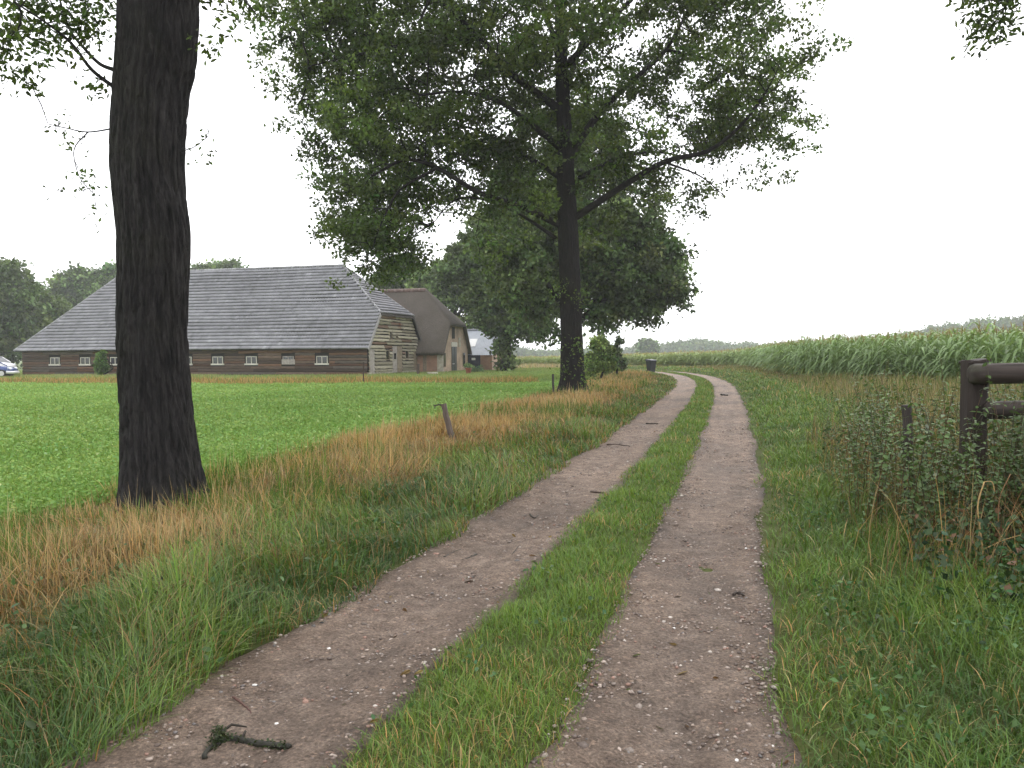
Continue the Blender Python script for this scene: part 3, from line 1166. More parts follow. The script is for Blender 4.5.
def bark_trunk(pts, rad, bark, sides=220, step=.028, ridges=34, amp=.030, flare=.22):
    """trunk with furrowed bark modelled in; pts, rad along its height"""
    def fn(root, b):
        P = catmull(pts, 24)
        Rr = np.interp(np.linspace(0, 1, len(P)), np.linspace(0, 1, len(rad)), rad)
        s = np.concatenate([[0], np.cumsum(np.linalg.norm(np.diff(P, axis=0), axis=1))])
        m = int(s[-1] / step)
        ss = np.linspace(0, s[-1], m)
        Q = np.stack([np.interp(ss, s, P[:, k]) for k in range(3)], -1)
        rq = np.interp(ss, s, Rr)
        th = np.arange(sides) * 2 * pi / sides
        TH, S = np.meshgrid(th, ss)
        cx, cy_ = np.cos(TH) * 2.2 + 5, np.sin(TH) * 2.2 + 5
        warp = fbm(cx + S * .35, cy_ + S * .9, 7, 3) * 9
        ph = TH * ridges + warp
        g = np.abs(np.sin(ph * .5)) ** .6
        brk = smst(.3, .55, vnoise(np.cos(TH) * 13 + 20, S * 10 + np.sin(TH) * 13, 13))
        g = g * (.2 + .8 * brk)
        fine = fbm(np.cos(TH) * 22 + 40, S * 9 + np.sin(TH) * 22, 17, 2) - .5
        big = fbm(np.cos(TH) * 1.1 + 9, S * .8 + np.sin(TH) * 1.1, 19, 2) - .5
        fl = flare * np.exp(-S / .42) * (.55 + .9 * np.abs(np.sin(TH * 2.5 + .6)) ** 2)
        rad2 = rq[:, None] * (.935 + .03 * big + fl) + amp * (g - .5) + .008 * fine
        V = np.stack([Q[:, None, 0] + rad2 * np.cos(TH), Q[:, None, 1] + rad2 * np.sin(TH), Q[:, None, 2] + 0 * TH], -1)
        i = np.arange(m * sides).reshape(m, sides)
        j = np.roll(i, -1, 1)
        q = np.stack([i[:-1], j[:-1], j[1:], i[1:]], -1).reshape(-1, 4)
        mesh_np('trunk', V.reshape(-1, 3) - b, [q], bark, root, smooth=True)
    return fn


OAKC = np.array([.074, .115, .026])

# --- the near oak, its trunk filling the left of the picture
r1 = np.random.default_rng(21)
Yt = 8.2
tp = [(163, 522, 84), (162, 488, 76), (157, 422, 70), (152.5, 333, 68), (153.5, 280, 69), (154, 234, 70), (149.5, 187, 70), (148, 156, 71), (151.5, 94, 73), (156, 62, 77), (159, 0, 77), (160, -90, 82), (158, -180, 76)]
tpts = [at(a, b, Yt) for a, b, _ in tp]
trad = [c / 2 / F * Yt for *_, c in tp]
tpts[0][2] = gz(tpts[0][0], tpts[0][1]) - .05
trunk_limb = (catmull(tpts, 6), .42, .36)
limbs = [trunk_limb]
top = tpts[-1]
for (dx, dy, dz, r0) in ((-2.6, -.6, 3.2, .2), (2.4, -1.2, 3.6, .2), (.4, -2.6, 3.6, .18), (-.6, 1.2, 4.8, .22)):
    e = top + np.array([dx, dy, dz])
    limbs.append((catmull([top + np.array([0, 0, -.5]), top * .55 + e * .45 + np.array([0, 0, -.25]), e], 6), r0, r0 * .35))


def pxl(seq, Y, dY=0.0):
    n = len(seq)
    return [at(a, b, Y + dY * i / max(1, n - 1)) for i, (a, b) in enumerate(seq)]


limbs.append((catmull(pxl([(118, 90), (92, 70), (72, 44), (48, 24), (14, 2)], 8.1, -.5), 5), .022, .008))
limbs.append((catmull(pxl([(118, 71), (100, 64), (84, 48), (70, 30), (60, 0), (52, -40)], 8.1, .5), 5), .022, .008))
limbs.append((catmull(pxl([(190, -40), (214, -22), (238, -6), (256, 14)], 8.2, -.6), 5), .022, .006))
limbs.append((catmull(pxl([(116, 128), (88, 132), (66, 128), (48, 124)], 8.1, -.3), 5), .009, .004))
limbs.append((catmull(pxl([(88, 132), (74, 150), (80, 178), (96, 196)], 8.0, -.2), 5), .007, .003))
limbs.append((catmull(pxl([(180, 152), (196, 146), (208, 136)], 8.1, -.1), 4), .006, .003))
frame_lobes = [((25, 12), 44, 8.0, 40), ((78, 16), 38, 8.1, 30), ((14, 52), 30, 7.8, 16), ((62, 42), 22, 8.0, 12), ((18, 78), 20, 7.7, 7), ((96, 8), 20, 8.3, 8),
               ((224, 4), 22, 8.0, 9), ((206, 46), 8, 8.1, 3), ((250, 10), 8, 7.8, 3), ((92, 90), 9, 8.1, 3),
               ((60, 127), 12, 7.9, 4), ((78, 140), 9, 8.0, 3), ((76, 168), 13, 7.9, 4), ((94, 190), 11, 7.9, 4), ((102, 216), 8, 7.9, 2), ((202, 152), 8, 8.0, 3), ((207, 134), 6, 8.0, 2), ((50, 192), 6, 7.8, 1)]
sm = []
for (q, rp, Y, k) in frame_lobes:
    for _ in range(k):
        a, b_ = r1.normal(0, .5, 2)
        sm.append(at(q[0] + a * rp, q[1] + b_ * rp, Y + r1.normal(0, .25)))
sm = np.array(sm)
_q = proj(sm)[0]
sm = sm[(_q[:, 0] < 108) | (_q[:, 0] > 196)]
lob = [((top[0], top[1] - .6, top[2] + 4.2), (4.6, 4.0, 2.6), 3), ((top[0] - 2.6, top[1] - .8, top[2] + 2.8), (2.6, 2.6, 1.8), 1), ((top[0] + 2.6, top[1] - 1.5, top[2] + 3), (2.8, 2.4, 1.9), 1.2),
       ((top[0], top[1], top[2] + 6.5), (3.5, 3.2, 2.2), 1.5)]
hi = lobe_points(lob, 900, r1)
pp, zz = proj(hi)
hi = hi[(pp[:, 1] < -45) | (zz < 1)]
_lo = proj(sm)[0][:, 1] > 105
leaves = [leaf_mass(sm[~_lo], 15, (.085, .09, .07), .066, OAKC * 1.15, r1, OAK, .25, .95), leaf_mass(sm[_lo], 7, (.07, .08, .06), .05, OAKC * 1.15, r1, OAK, .25, .95), leaf_mass(hi, 46, (.42, .42, .32), .15, OAKC, r1, RH, .25, 1.0)]
make_tree('oak_tree', 'massive dark oak trunk, gently bent, standing in tan grass at the edge of the meadow',
          tpts[0], limbs, np.concatenate([sm, hi]), leaves, M['bark'], M['leaf'], r1, tip=.0022, sides=(10, 5), group='oaks along the track', trunk_fn=bark_trunk(tpts, trad, M['bark']), expo=.5)

# --- the big oak in the middle
r2 = np.random.default_rng(33)
Ym = 31.0
tp = [(574, 396, 30), (573, 380, 25.5), (571.5, 330, 22.5), (570, 280, 21.5), (568, 230, 21), (566, 180, 18.5), (564, 120, 15), (561, 50, 12), (560, -40, 9), (563, -130, 6), (560, -210, 3)]
tpts = [at(a, b, Ym) for a, b, _ in tp]
trad = [c / 2 / F * Ym for *_, c in tp]
tpts[0][2] = gz(tpts[0][0], tpts[0][1]) - .05
cpt = catmull(tpts, 5)
limbs = [(cpt, .5, .06)]
LM = [([(562, 226), (522, 207), (480, 193), (437, 168), (405, 160), (372, 176)], -3.0, .145), ([(556, 238), (516, 212), (486, 200), (455, 200), (434, 222)], 2.5, .075),
      ([(576, 217), (620, 188), (664, 162), (708, 151), (742, 124), (766, 92)], -2.0, .15), ([(570, 156), (598, 115), (632, 81), (666, 50), (690, 6)], 1.5, .17),
      ([(580, 178), (618, 158), (655, 152), (690, 158)], 4.5, .11), ([(562, 178), (532, 160), (505, 144), (470, 128), (430, 120)], 3.5, .13),
      ([(562, 150), (536, 128), (500, 102), (462, 92), (420, 95)], -4.0, .13), ([(560, 110), (510, 72), (480, 38), (440, 0), (415, -40)], -2.0, .17),
      ([(432, -6), (420, 25), (428, 55), (426, 108)], -4.5, .06), ([(562, 70), (600, 30), (640, -10), (670, -60)], -3.5, .14), ([(562, 60), (540, 0), (510, -60), (490, -120)], 4.0, .13),
      ([(562, 120), (575, 60), (600, 0), (620, -70)], 5.0, .14), ([(480, 38), (430, 40), (370, 52), (310, 66)], -2.5, .09), ([(666, 50), (710, 60), (750, 80), (790, 96)], 2.0, .07),
      ([(664, 162), (700, 176), (724, 196)], -2.0, .05), ([(437, 168), (400, 190), (382, 222), (372, 250)], -3.5, .06), ([(560, 30), (575, -60), (600, -140)], -2.5, .1)]
for seq, dY, rr in LM:
    Y0 = Ym if abs(seq[0][0] - 566) < 18 else Ym + dY * .55
    P = pxl(seq, Y0, dY - (Y0 - Ym))
    limbs.append((catmull(P, 5), rr, rr * .28))
lp = [(560, 20, 165, 1), (450, 50, 110, 1.2), (655, 50, 105, .9), (362, 50, 80, 1.4), (328, 95, 40, 1.6), (318, 40, 42, 1.5), (372, 150, 58, 1.7), (358, 205, 30, 2.2), (424, 140, 80, 1.3), (372, 252, 25, 4), (396, 246, 18, 2.5),
      (392, 200, 40, 1.2), (500, 100, 95, 1), (636, 120, 72, .9), (735, 75, 58, 1.1), (764, 60, 30, 1.2), (742, 122, 42, 1.2), (778, 108, 26, 1.8), (790, 152, 15, 1.8), (722, 190, 24, 1.3), (700, 150, 40, .8), (560, -110, 190, .9), (420, -80, 130, .9), (700, -60, 120, .9),
      (368, -20, 50, .8), (284, 62, 16, .5), (600, 205, 56, .35), (500, 195, 62, .4), (650, 196, 40, .4), (560, 150, 90, .5), (760, 5, 40, .8), (470, 215, 28, .4), (285, 100, 16, .9)]
lob = []
for a, b_, rp, wgt in lp:
    c = at(a, b_, Ym)
    rm = rp / F * Ym
    dx = c[0] - tpts[4][0]
    dep = .72 * math.sqrt(max(0, 10.8 ** 2 - dx * dx))
    lob.append((c, (rm, max(rm, dep), rm), wgt * rp ** 2 * max(1, dep / rm) ** .5))
cen = lobe_points(lob, 720, r2)
pp, zz = proj(cen)
frontal = (cen[:, 1] < Ym - 1.5) & (pp[:, 1] > 60) & (pp[:, 0] > 430) & (r2.random(len(cen)) < np.where(pp[:, 1] > 120, .72, .5))
right = (pp[:, 0] > 590) & (pp[:, 0] < 700) & (r2.random(len(cen)) < .25)
cen = cen[~frontal & ~right]
att = np.repeat(cen, 7, 0) + r2.normal(0, 1, (len(cen) * 7, 3)) * np.array([.62, .62, .27])
leaves = []
tone = r2.normal(1, .28, len(cen)).clip(.5, 1.7)
for q_ in np.array_split(np.arange(len(cen)), 24):
    sel = np.concatenate([np.arange(i * 7, i * 7 + 7) for i in q_])
    lv = leaf_mass(att[sel], 40, (.21, .21, .12), .165, OAKC * .98, r2, RH, .28, 1.1, .16)
    k_ = len(lv[3]) // len(sel)
    leaves.append((lv[0], lv[1], lv[2], (lv[3] * np.repeat(np.repeat(tone[q_], 7), k_)[:, None]).clip(.004, .6)))
sp = np.array([at(566 + a_ + r2.normal(0, 2.5), b_ + r2.normal(0, 2.5), Ym - .5 + r2.normal(0, .1)) for a_, b_, k_ in ((10, 346, 4), (-2, 366, 3), (20, 362, 3), (24, 376, 4), (-8, 290, 3), (16, 300, 3)) for _ in range(k_)])
leaves.append(leaf_mass(sp, 26, (.2, .15, .2), .1, OAKC * 1.3, r2, RH, .25, 1.05))
make_tree('oak_tree', 'tall oak with a broad spreading crown beside the bend of the track', tpts[0], limbs, att, leaves, M['bark2'], M['leaf'], r2, tip=.0065, sides=(12, 5),
          group='oaks along the track', trunk_fn=bark_trunk(tpts, trad, M['bark2'], 110, .08, 24, .035, .3), expo=.40)

# --- an oak whose trunk stands out of the picture on the right; one spray hangs in
r3 = np.random.default_rng(41)
bx, by = 10.4, 8.4
b0 = np.array([bx, by, float(gz(bx, by))])
cp = catmull([b0, b0 + np.array([-.1, 0, 3]), b0 + np.array([-.3, .1, 6]), b0 + np.array([-.2, 0, 9])], 6)
limbs = [(cp, .4, .2), (catmull([cp[14], at(1150, -60, 8.4), at(1060, -30, 8.3), at(1005, 0, 8.2)], 5), .09, .012)]
sm = np.array([at(a + r3.normal(0, s), b_ + r3.normal(0, s * .7), 8.2 + r3.normal(0, .2)) for a, b_, s, k in ((996, 8, 13, 15), (986, 24, 8, 8), (983, 42, 5, 4), (1014, 2, 7, 5), (1012, 34, 3, 1), (1003, -25, 18, 14), (968, 4, 4, 3)) for _ in range(k)])
lob = [((bx - .2, by - .5, 10.5), (4.2, 4.2, 2.6), 3), ((bx - 2, by - 1.5, 9.5), (3, 3, 1.8), 1.5), ((bx, by, 13), (3.5, 3.5, 2), 1)]
hi = lobe_points(lob, 800, r3)
pp, zz = proj(hi)
hi = hi[(pp[:, 1] < -45) | (zz < 1) | (pp[:, 0] > 1080)]
leaves = [leaf_mass(sm, 15, (.09, .1, .08), .07, OAKC * .9, r3, OAK, .25, .9), leaf_mass(hi, 44, (.42, .42, .32), .15, OAKC, r3, RH)]
make_tree('oak_tree', 'oak over the right verge, one leafy spray hanging into the top corner of the sky', b0, limbs, np.concatenate([sm, hi]), leaves, M['bark2'], M['leaf'], r3,
          tip=.0025, sides=(10, 5), group='oaks along the track', expo=.5)


# --- trees farther off
def far_tree(name, label, px, Y, lobes, nat, per, lsize, base, seed, trunk_px=12, spread=.55, group=None, lean=0, cat='tree', trunk_top=None, z0=None):
    r = np.random.default_rng(seed)
    g = at(px, 370, Y)
    b = np.array([g[0], Y, float(gz(g[0], Y)) - .03])
    L = []
    tops = []
    for a, c, rp, dep in lobes:
        cc = at(a, c, Y)
        rm = rp / F * Y
        L.append((cc, (rm, rm * dep, rm), rp ** 2 * (dep if dep > 1.5 else 1)))
        if dep > 1.5:
            L[-1] = (cc, (rm, rm, rm * 1.3), L[-1][2])
        tops.append(cc)
    att = lobe_points(L, int(nat * 1.7), r)
    att = att[att[:, 2] > b[2] + .4]
    hi = max(t[2] for t in tops)
    tr = trunk_px / 2 / F * Y
    tt = b + np.array([lean, 0, hi - b[2]]) if trunk_top is None else at(trunk_top[0], trunk_top[1], Y)
    P = catmull([b, b * .6 + tt * .4 + np.array([r.normal(0, .3), 0, 0]), tt], 8)
    limbs = [(P, tr, tr * .2)]
    for a in tops[:7]:
        j = P[int(len(P) * r.uniform(.35, .6))]
        limbs.append((catmull([j, j * .45 + a * .55 + np.array([0, 0, .4]), a], 4), tr * .4, tr * .1))
    att = att[vnoise(att[:, 0] * 1.1 / spread * .5, att[:, 2] * 1.1 / spread * .5 + att[:, 1] * .3, seed) > .31]
    lv = [leaf_mass(att, per, (spread * .62, spread * .62, spread * .4), lsize * 1.5, base, r, RH, .28, 1.15, .38)]
    return make_tree(name, label, b, limbs, att, lv, M['bark2'], M['leaf_far'], r, tip=.012, sides=(9, 4), group=group, cat=cat)


DK = np.array([.085, .128, .042])
far_tree('oak_tree', 'round crowned oak just behind the tall oak, reaching right over the track', 571, 52,
         [(620, 262, 58, 1.2), (655, 272, 38, 1), (600, 215, 62, 1.2), (560, 250, 62, 1.2), (525, 262, 45, 1), (640, 300, 30, 1), (605, 300, 34, 1), (496, 246, 26, 1), (560, 160, 70, 1), (672, 290, 20, 1), (545, 315, 26, 1)],
         900, 60, .2, DK, 51, 20, .6, 'oaks along the track', trunk_top=(575, 200))
far_tree('oak_tree', 'dark oak with an ivy covered trunk beside the grey roofed shed', 506, 76,
         [(500, 250, 42, 1), (470, 272, 30, 1), (530, 270, 38, 1), (505, 300, 32, 1), (508, 328, 10, 1), (504, 340, 6, 2), (505, 352, 5, 2.5), (506, 364, 6, 2.5), (497, 322, 14, 1), (530, 318, 22, 1), (545, 300, 20, 1), (520, 215, 40, 1), (555, 255, 34, 1)],
         560, 85, .28, DK * .95, 52, 12, .65, 'trees round the farm', trunk_top=(510, 240))
far_tree('leafy_tree', 'grey green tree rising behind the thatched roof', 452, 98,
         [(452, 276, 20, 1), (470, 264, 22, 1), (480, 292, 26, 1), (442, 290, 16, 1), (464, 312, 22, 1), (425, 284, 15, 1), (490, 322, 20, 1)], 330, 70, .36, DK * 1.25, 53, 8, .8, 'trees round the farm')
far_tree('leafy_tree', 'low tree showing between the barn roof and the thatched roof', 402, 104,
         [(404, 278, 20, 1), (418, 285, 14, 1), (388, 285, 14, 1)], 140, 70, .38, DK * 1.2, 54, 6, .8, 'trees round the farm')
far_tree('leafy_tree', 'dark tall tree behind the parked cars at the end of the barn', -6, 104,
         [(-5, 300, 30, 1), (8, 285, 24, 1), (20, 310, 22, 1), (-20, 320, 30, 1), (12, 335, 24, 1), (30, 325, 16, 1), (28, 345, 14, 1), (0, 352, 18, 1)], 360, 70, .38, DK * .9, 55, 8, .8, 'trees behind the barn')
far_tree('leafy_tree', 'bushy tree against the left hip of the barn roof', 44, 112,
         [(34, 300, 18, 1), (46, 312, 20, 1), (24, 318, 16, 1), (50, 330, 20, 1)], 210, 70, .38, DK * 1.05, 56, 7, .8, 'trees behind the barn')
far_tree('leafy_tree', 'pale hazy tree peeping over the left slope of the barn roof', 78, 150,
         [(70, 288, 16, 1), (84, 284, 16, 1), (96, 292, 14, 1), (62, 305, 18, 1), (80, 310, 20, 1)], 230, 60, .5, DK * 1.2, 57, 7, 1.0, 'trees behind the barn')
far_tree('leafy_tree', 'pale hazy tree half hidden by the near oak trunk', 116, 150,
         [(108, 280, 14, 1), (122, 284, 16, 1), (116, 300, 20, 1)], 160, 60, .5, DK * 1.2, 58, 7, 1.0, 'trees behind the barn')
far_tree('leafy_tree', 'distant tree top just showing over the middle of the barn ridge', 222, 155,
         [(210, 275, 13, 1), (230, 273, 12, 1), (244, 276, 10, 1), (196, 278, 10, 1), (225, 295, 22, 1)], 170, 60, .5, DK * 1.15, 59, 7, 1.0, 'trees behind the barn')
far_tree('shrub', 'light green shrub right of the tall oak trunk', 600, 46,
         [(594, 362, 9, 1), (604, 352, 8, 1), (608, 363, 7, 1), (590, 378, 7, 1), (598, 343, 6, 1)], 120, 44, .13, np.array([.16, .23, .065]), 60, 3, .24, 'shrubs by the bend', cat='shrub')
far_tree('shrub', 'grey green pointed shrub behind the light green one', 617, 54,
         [(614, 358, 7, 1), (618, 348, 4, 1), (612, 366, 8, 1), (619, 341, 2.2, 1), (620, 363, 5, 1)], 80, 70, .14, np.array([.13, .18, .09]), 61, 3, .2, 'shrubs by the bend', cat='shrub')
far_tree('leafy_tree', 'small pale round tree alone in front of the far wood', 648, 330,
         [(645, 346, 7, 1), (652, 348, 6, 1), (648, 350, 7, 1)], 110, 40, 1.0, DK * 1.3, 62, 3, 1.1, 'lone tree')
far_tree('shrub', 'narrow green shrub growing against the dark barn wall', 101, 66.5,
         [(101, 360, 4, 1), (102, 367, 5, 1), (100, 372, 5, 1), (101, 354, 3, 1)], 90, 60, .16, np.array([.085, .15, .035]), 63, 2, .16, cat='shrub')


# far woods, one mass each
def far_wood(name, label, line, n, seed, lsize, h):
    r = np.random.default_rng(seed)
    A = np.array(line)
    t = r.random(n)
    seg = np.linspace(0, 1, len(A))
    px, Y, top = (np.interp(t, seg, A[:, k]) for k in range(3))
    Y = Y + r.uniform(0, 45, n)
    cl = vnoise(px / 9, px * 0 + seed, 1) * 5 + vnoise(px / 23, px * 0, 2) * 5
    P = []
    for i in range(n):
        q = at(px[i], top[i] + 6 - cl[i] * .7, Y[i])
        zt = q[2]
        P.append((q[0], Y[i], r.uniform(-.4, 1) * 0 + zt * math.sqrt(r.random())))
    P = np.array(P)
    lv = leaf_mass(P, 26, (1.6, 1.6, 1.1), lsize, DK * 1.05, r, RH, .2, 1.1, .25)
    V, F_, C = merge([lv])
    return tag(mesh_np(name, V, F_, M['leaf_far'], color=C), label, 'wood', kind='stuff')


far_wood('far_woods', 'hazy blue green wood on the horizon beyond the bend of the track', [(628, 520, 350), (665, 500, 345), (690, 480, 339), (720, 470, 343), (745, 480, 345), (780, 500, 346), (840, 540, 347)], 900, 5, 1.9, 12)
far_wood('far_woods', 'hazy wood on rising ground above the right end of the maize', [(860, 460, 342), (900, 440, 335), (930, 420, 327), (960, 400, 323), (1000, 370, 319), (1040, 350, 314), (1100, 340, 312)], 1300, 6, 1.7, 12)
far_wood('far_woods', 'low blue wood on the horizon between the shed and the tall oak', [(440, 480, 350), (500, 470, 349), (560, 480, 350), (628, 520, 351)], 800, 7, 1.9, 10)


# ------------------------------------------------------------------ the long barn
BROWN = np.array([.092, .064, .05])
A0 = at(368, 375.5, 63.6)
ROTB = R(-14.9)
BARN = empty('wooden_barn', (A0[0], 63.6, float(gz(A0[0], 63.6))), ROTB)
tag(BARN, 'long low wooden barn with a sweeping grey tiled roof and dark board walls', 'barn')
L, W = 33.9, 10.9
EZ, EV, RZ = 2.14, -.6, 9.42
HZ = 5.05            # height of the half hip eave
SL = (RZ - EZ) / (W / 2 - EV)
hv = EV + (HZ - EZ) / SL
XR, XRr = .35, -4.8
XL, XLr = -L - .3, -27.6
rb = np.random.default_rng(9)


def tiled(E, xd, ud, nd, S, xl, xr, nco, pitch=.25, seed=1):
    """courses of pantiles: E origin on the eave, xd along it, ud up the slope, nd outwards"""
    r = np.random.default_rng(seed)
    E, xd, ud, nd = (np.array(v, float) for v in (E, xd, ud, nd))
    Vs, Qs, Cs, n = [], [], [], 0
    for i in range(nco):
        t0, t1 = i / nco, min(1.0, (i + 1.12) / nco)
        a, b = xl(.5 * (t0 + i / nco + 1 / nco)), xr(.5 * (t0 + i / nco + 1 / nco))
        if b - a < .15:
            continue
        xs = np.arange(math.ceil(a / (pitch / 4)), math.floor(b / (pitch / 4)) + 1) * (pitch / 4)
        if len(xs) < 2:
            continue
        ti = np.floor(xs / pitch + .01).astype(int)
        wv = .012 * np.sin(2 * pi * xs / pitch)
        sag = .13 * (vnoise(xs * .16, xs * 0 + t0 * 5, 3) - .5)
        drop = (r.random(4000)[(ti + 2000) % 4000] - .5) * .02
        lo = E + xs[:, None] * xd + ((t0 * S - .03) + drop)[:, None] * ud + (.115 + wv + sag)[:, None] * nd
        hi_ = E + xs[:, None] * xd + (t1 * S) * ud + (.0 + wv + sag)[:, None] * nd
        lp_ = lo - (.095) * nd + .025 * ud
        k = len(xs)
        Vs.append(np.concatenate([lp_, lo, hi_]))
        j = np.arange(k - 1)
        Qs.append(np.concatenate([np.stack([j, j + 1, j + 1 + k, j + k], -1), np.stack([j + k, j + k + 1, j + 1 + 2 * k, j + 2 * k], -1)]) + n)
        tc = r.normal(1, .07, 4000)
        tc[r.random(4000) < .006] = 1.45
        tc[r.random(4000) < .02] = .72
        row = r.normal(1, .08)
        patch = .62 + .45 * fbm(xs * .22, xs * 0 + t0 * 8, 21 + seed) + .3 * fbm(xs * 1.1, xs * 0 + t0 * 30, 27 + seed, 2)
        c = (tc[(ti + 2000) % 4000] * row * patch).clip(.35, 2.2)[:, None] * np.array([.18, .179, .197])
        Cs.append(np.concatenate([c, c, c]))
        n += 3 * k
    return np.concatenate(Vs), [np.concatenate(Qs)], np.concatenate(Cs)


vn = np.array([1.0, SL]) / math.hypot(1, SL)
S1 = math.hypot(W / 2 - EV, RZ - EZ)
th = (HZ - EZ) / (RZ - EZ)


def xr_main(t):
    return XR if t < th else XR + (XRr - XR) * (t - th) / (1 - th)


def xl_main(t):
    return XL + (XLr - XL) * t


V1, F1, C1 = tiled((0, EV, EZ), (1, 0, 0), (0, vn[0], vn[1]), (0, -vn[1], vn[0]), S1, xl_main, xr_main, 25, seed=1)
V2, F2, C2 = tiled((0, W - EV, EZ), (1, 0, 0), (0, -vn[0], vn[1]), (0, vn[1], vn[0]), S1, xl_main, xr_main, 25, seed=2)
# right half hip, left full hip
hl = math.hypot(XR - XRr, RZ - HZ)
ud = np.array([(XRr - XR) / hl, 0, (RZ - HZ) / hl])
V3, F3, C3 = tiled((XR, 0, HZ), (0, 1, 0), ud, (ud[2], 0, -ud[0]), hl, lambda t: hv + (W / 2 - hv) * t, lambda t: W - hv + (W / 2 - W + hv) * t, 18, seed=3)
ll = math.hypot(XLr - XL, RZ - EZ)
ul = np.array([(XLr - XL) / ll, 0, (RZ - EZ) / ll])
V4, F4, C4 = tiled((XL, 0, EZ), (0, 1, 0), ul, (-ul[2], 0, ul[0]), ll, lambda t: EV + (W / 2 - EV) * t, lambda t: W - EV - (W / 2 - EV) * t, 26, seed=4)
Vr, Fr, Cr, n = [], [], [], 0
for V, Fx, C in ((V1, F1, C1), (V2, F2, C2), (V3, F3, C3), (V4, F4, C4)):
    Vr.append(V)
    Fr.append(Fx[0] + n)
    Cr.append(C)
    n += len(V)
roof = mesh_np('roof', np.concatenate(Vr), [np.concatenate(Fr)], M['tile'], BARN, color=np.concatenate(Cr))
mb = MB()     # boarding under the tiles
q = lambda x, v, z: (x, v, z - .045)
pA, pB, pC, pD = q(XL, EV, EZ), q(XR, EV, EZ), q(XR, hv, HZ), q(XRr, W / 2, RZ)
pE = q(XLr, W / 2, RZ)
pF, pG, pH = q(XL, W - EV, EZ), q(XR, W - EV, EZ), q(XR, W - hv, HZ)
mb.poly([pA, pB, pC, pD, pE], [(0, 1, 2, 3, 4)])
mb.poly([pF, pG, pH, pD, pE], [(4, 3, 2, 1, 0)])
mb.poly([pC, pH, pD], [(0, 1, 2)])
mb.poly([pA, pF, pE], [(2, 1, 0)])
mb.build('sarking', M['dark'], roof)
mb = MB()     # ridge and hip caps


def caps(mb, a, b, r0=.13, c=(.2, .2, .21)):
    a, b = np.array(a, float), np.array(b, float)
    n = max(2, int(np.linalg.norm(b - a) / .42))
    for i in range(n):
        p, q_ = a + (b - a) * i / n, a + (b - a) * (i + 1.08) / n
        f = rb.uniform(.7, 1.25)
        mb.tube([p, q_], [r0, r0 * .88], 8, tuple(x * f for x in c), True)


up = np.array([0, 0, .02])
caps(mb, np.array((XLr, W / 2, RZ)) + up, np.array((XRr, W / 2, RZ)) + up, .12)
caps(mb, np.array((XR, hv, HZ)) + up, np.array((XRr, W / 2, RZ)) + up, .1)
caps(mb, np.array((XR, W - hv, HZ)) + up, np.array((XRr, W / 2, RZ)) + up, .1)
caps(mb, np.array((XL, EV, EZ)) + up, np.array((XLr, W / 2, RZ)) + up, .1)
caps(mb, np.array((XL, W - EV, EZ)) + up, np.array((XLr, W / 2, RZ)) + up, .1)
mb.build('ridge_tiles', M['tile'], roof, smooth=True)
mb = MB()     # verge boards on the gable


def plank(mb, a, b, wid, th_, c, nrm=(1, 0, 0)):
    a, b, nrm = np.array(a, float), np.array(b, float), np.array(nrm, float)
    d = (b - a) / np.linalg.norm(b - a)
    s = np.cross(nrm, d)
    p = []
    for o in (0, th_):
        for e in (a, b):
            for w_ in (-wid / 2, wid / 2):
                p.append(e + s * w_ + nrm * o)
    mb.poly(p, [(0, 2, 3, 1), (4, 5, 7, 6), (0, 1, 5, 4), (2, 6, 7, 3), (0, 4, 6, 2), (1, 3, 7, 5)], c)


dz = np.array([0, 0, -.12])
plank(mb, np.array((XR - .02, EV, EZ)) + dz, np.array((XR - .02, hv, HZ)) + dz, .3, .05, (.26, .25, .25))
plank(mb, np.array((XR - .02, W - EV, EZ)) + dz, np.array((XR - .02, W - hv, HZ)) + dz, .3, .05, (.1, .09, .085))
plank(mb, np.array((XR - .02, hv, HZ)) + dz, np.array((XR - .02, W - hv, HZ)) + dz, .16, .05, (.07, .06, .055))
mb.build('barge_board', M['board'], BARN)


def boards(V, Qd, C, rows, holes, fn, pal, r, lmin=2.5, lmax=5.5, wavy=.05, thick=.075):
    """rows (z0, z1, a0, a1) of overlapping boards with wandering lower edges"""
    for z0, z1, a0, a1 in rows:
        zc = .5 * (z0 + z1)
        iv = [(a0, a1)]
        for ha, hb, hz0, hz1 in holes:
            if hz0 - .02 < zc < hz1 + .02:
                nv = []
                for s, e in iv:
                    if hb <= s or ha >= e:
                        nv.append((s, e))
                    else:
                        if ha > s:
                            nv.append((s, ha))
                        if hb < e:
                            nv.append((hb, e))
                iv = nv
        for s, e in iv:
            p = s
            while p < e - .02:
                q_ = min(e, p + r.uniform(lmin, lmax))
                if e - q_ < .4:
                    q_ = e
                k = max(2, int((q_ - p) / .3) + 1)
                aa = np.linspace(p + .006, q_ - .006, k)
                ph = r.uniform(0, 50)
                lo = z0 - .01 + wavy * (fbm(aa * 1.6, aa * 0 + ph, 3, 2) - .5) * 2
                hi_ = np.full(k, z1)
                c0 = np.array(pal[r.integers(len(pal))]) * r.uniform(.75, 1.25)
                n0 = len(V)
                for a_, l_, h_ in zip(aa, lo, hi_):
                    for z_, o_ in ((l_, .0), (l_, thick), (h_, .018)):
                        V.append(fn(a_, z_, o_))
                        C.append(c0)
                for j in range(k - 1):
                    b_ = n0 + 3 * j
                    Qd.append((b_, b_ + 3, b_ + 4, b_ + 1))
                    Qd.append((b_ + 1, b_ + 4, b_ + 5, b_ + 2))
                p = q_


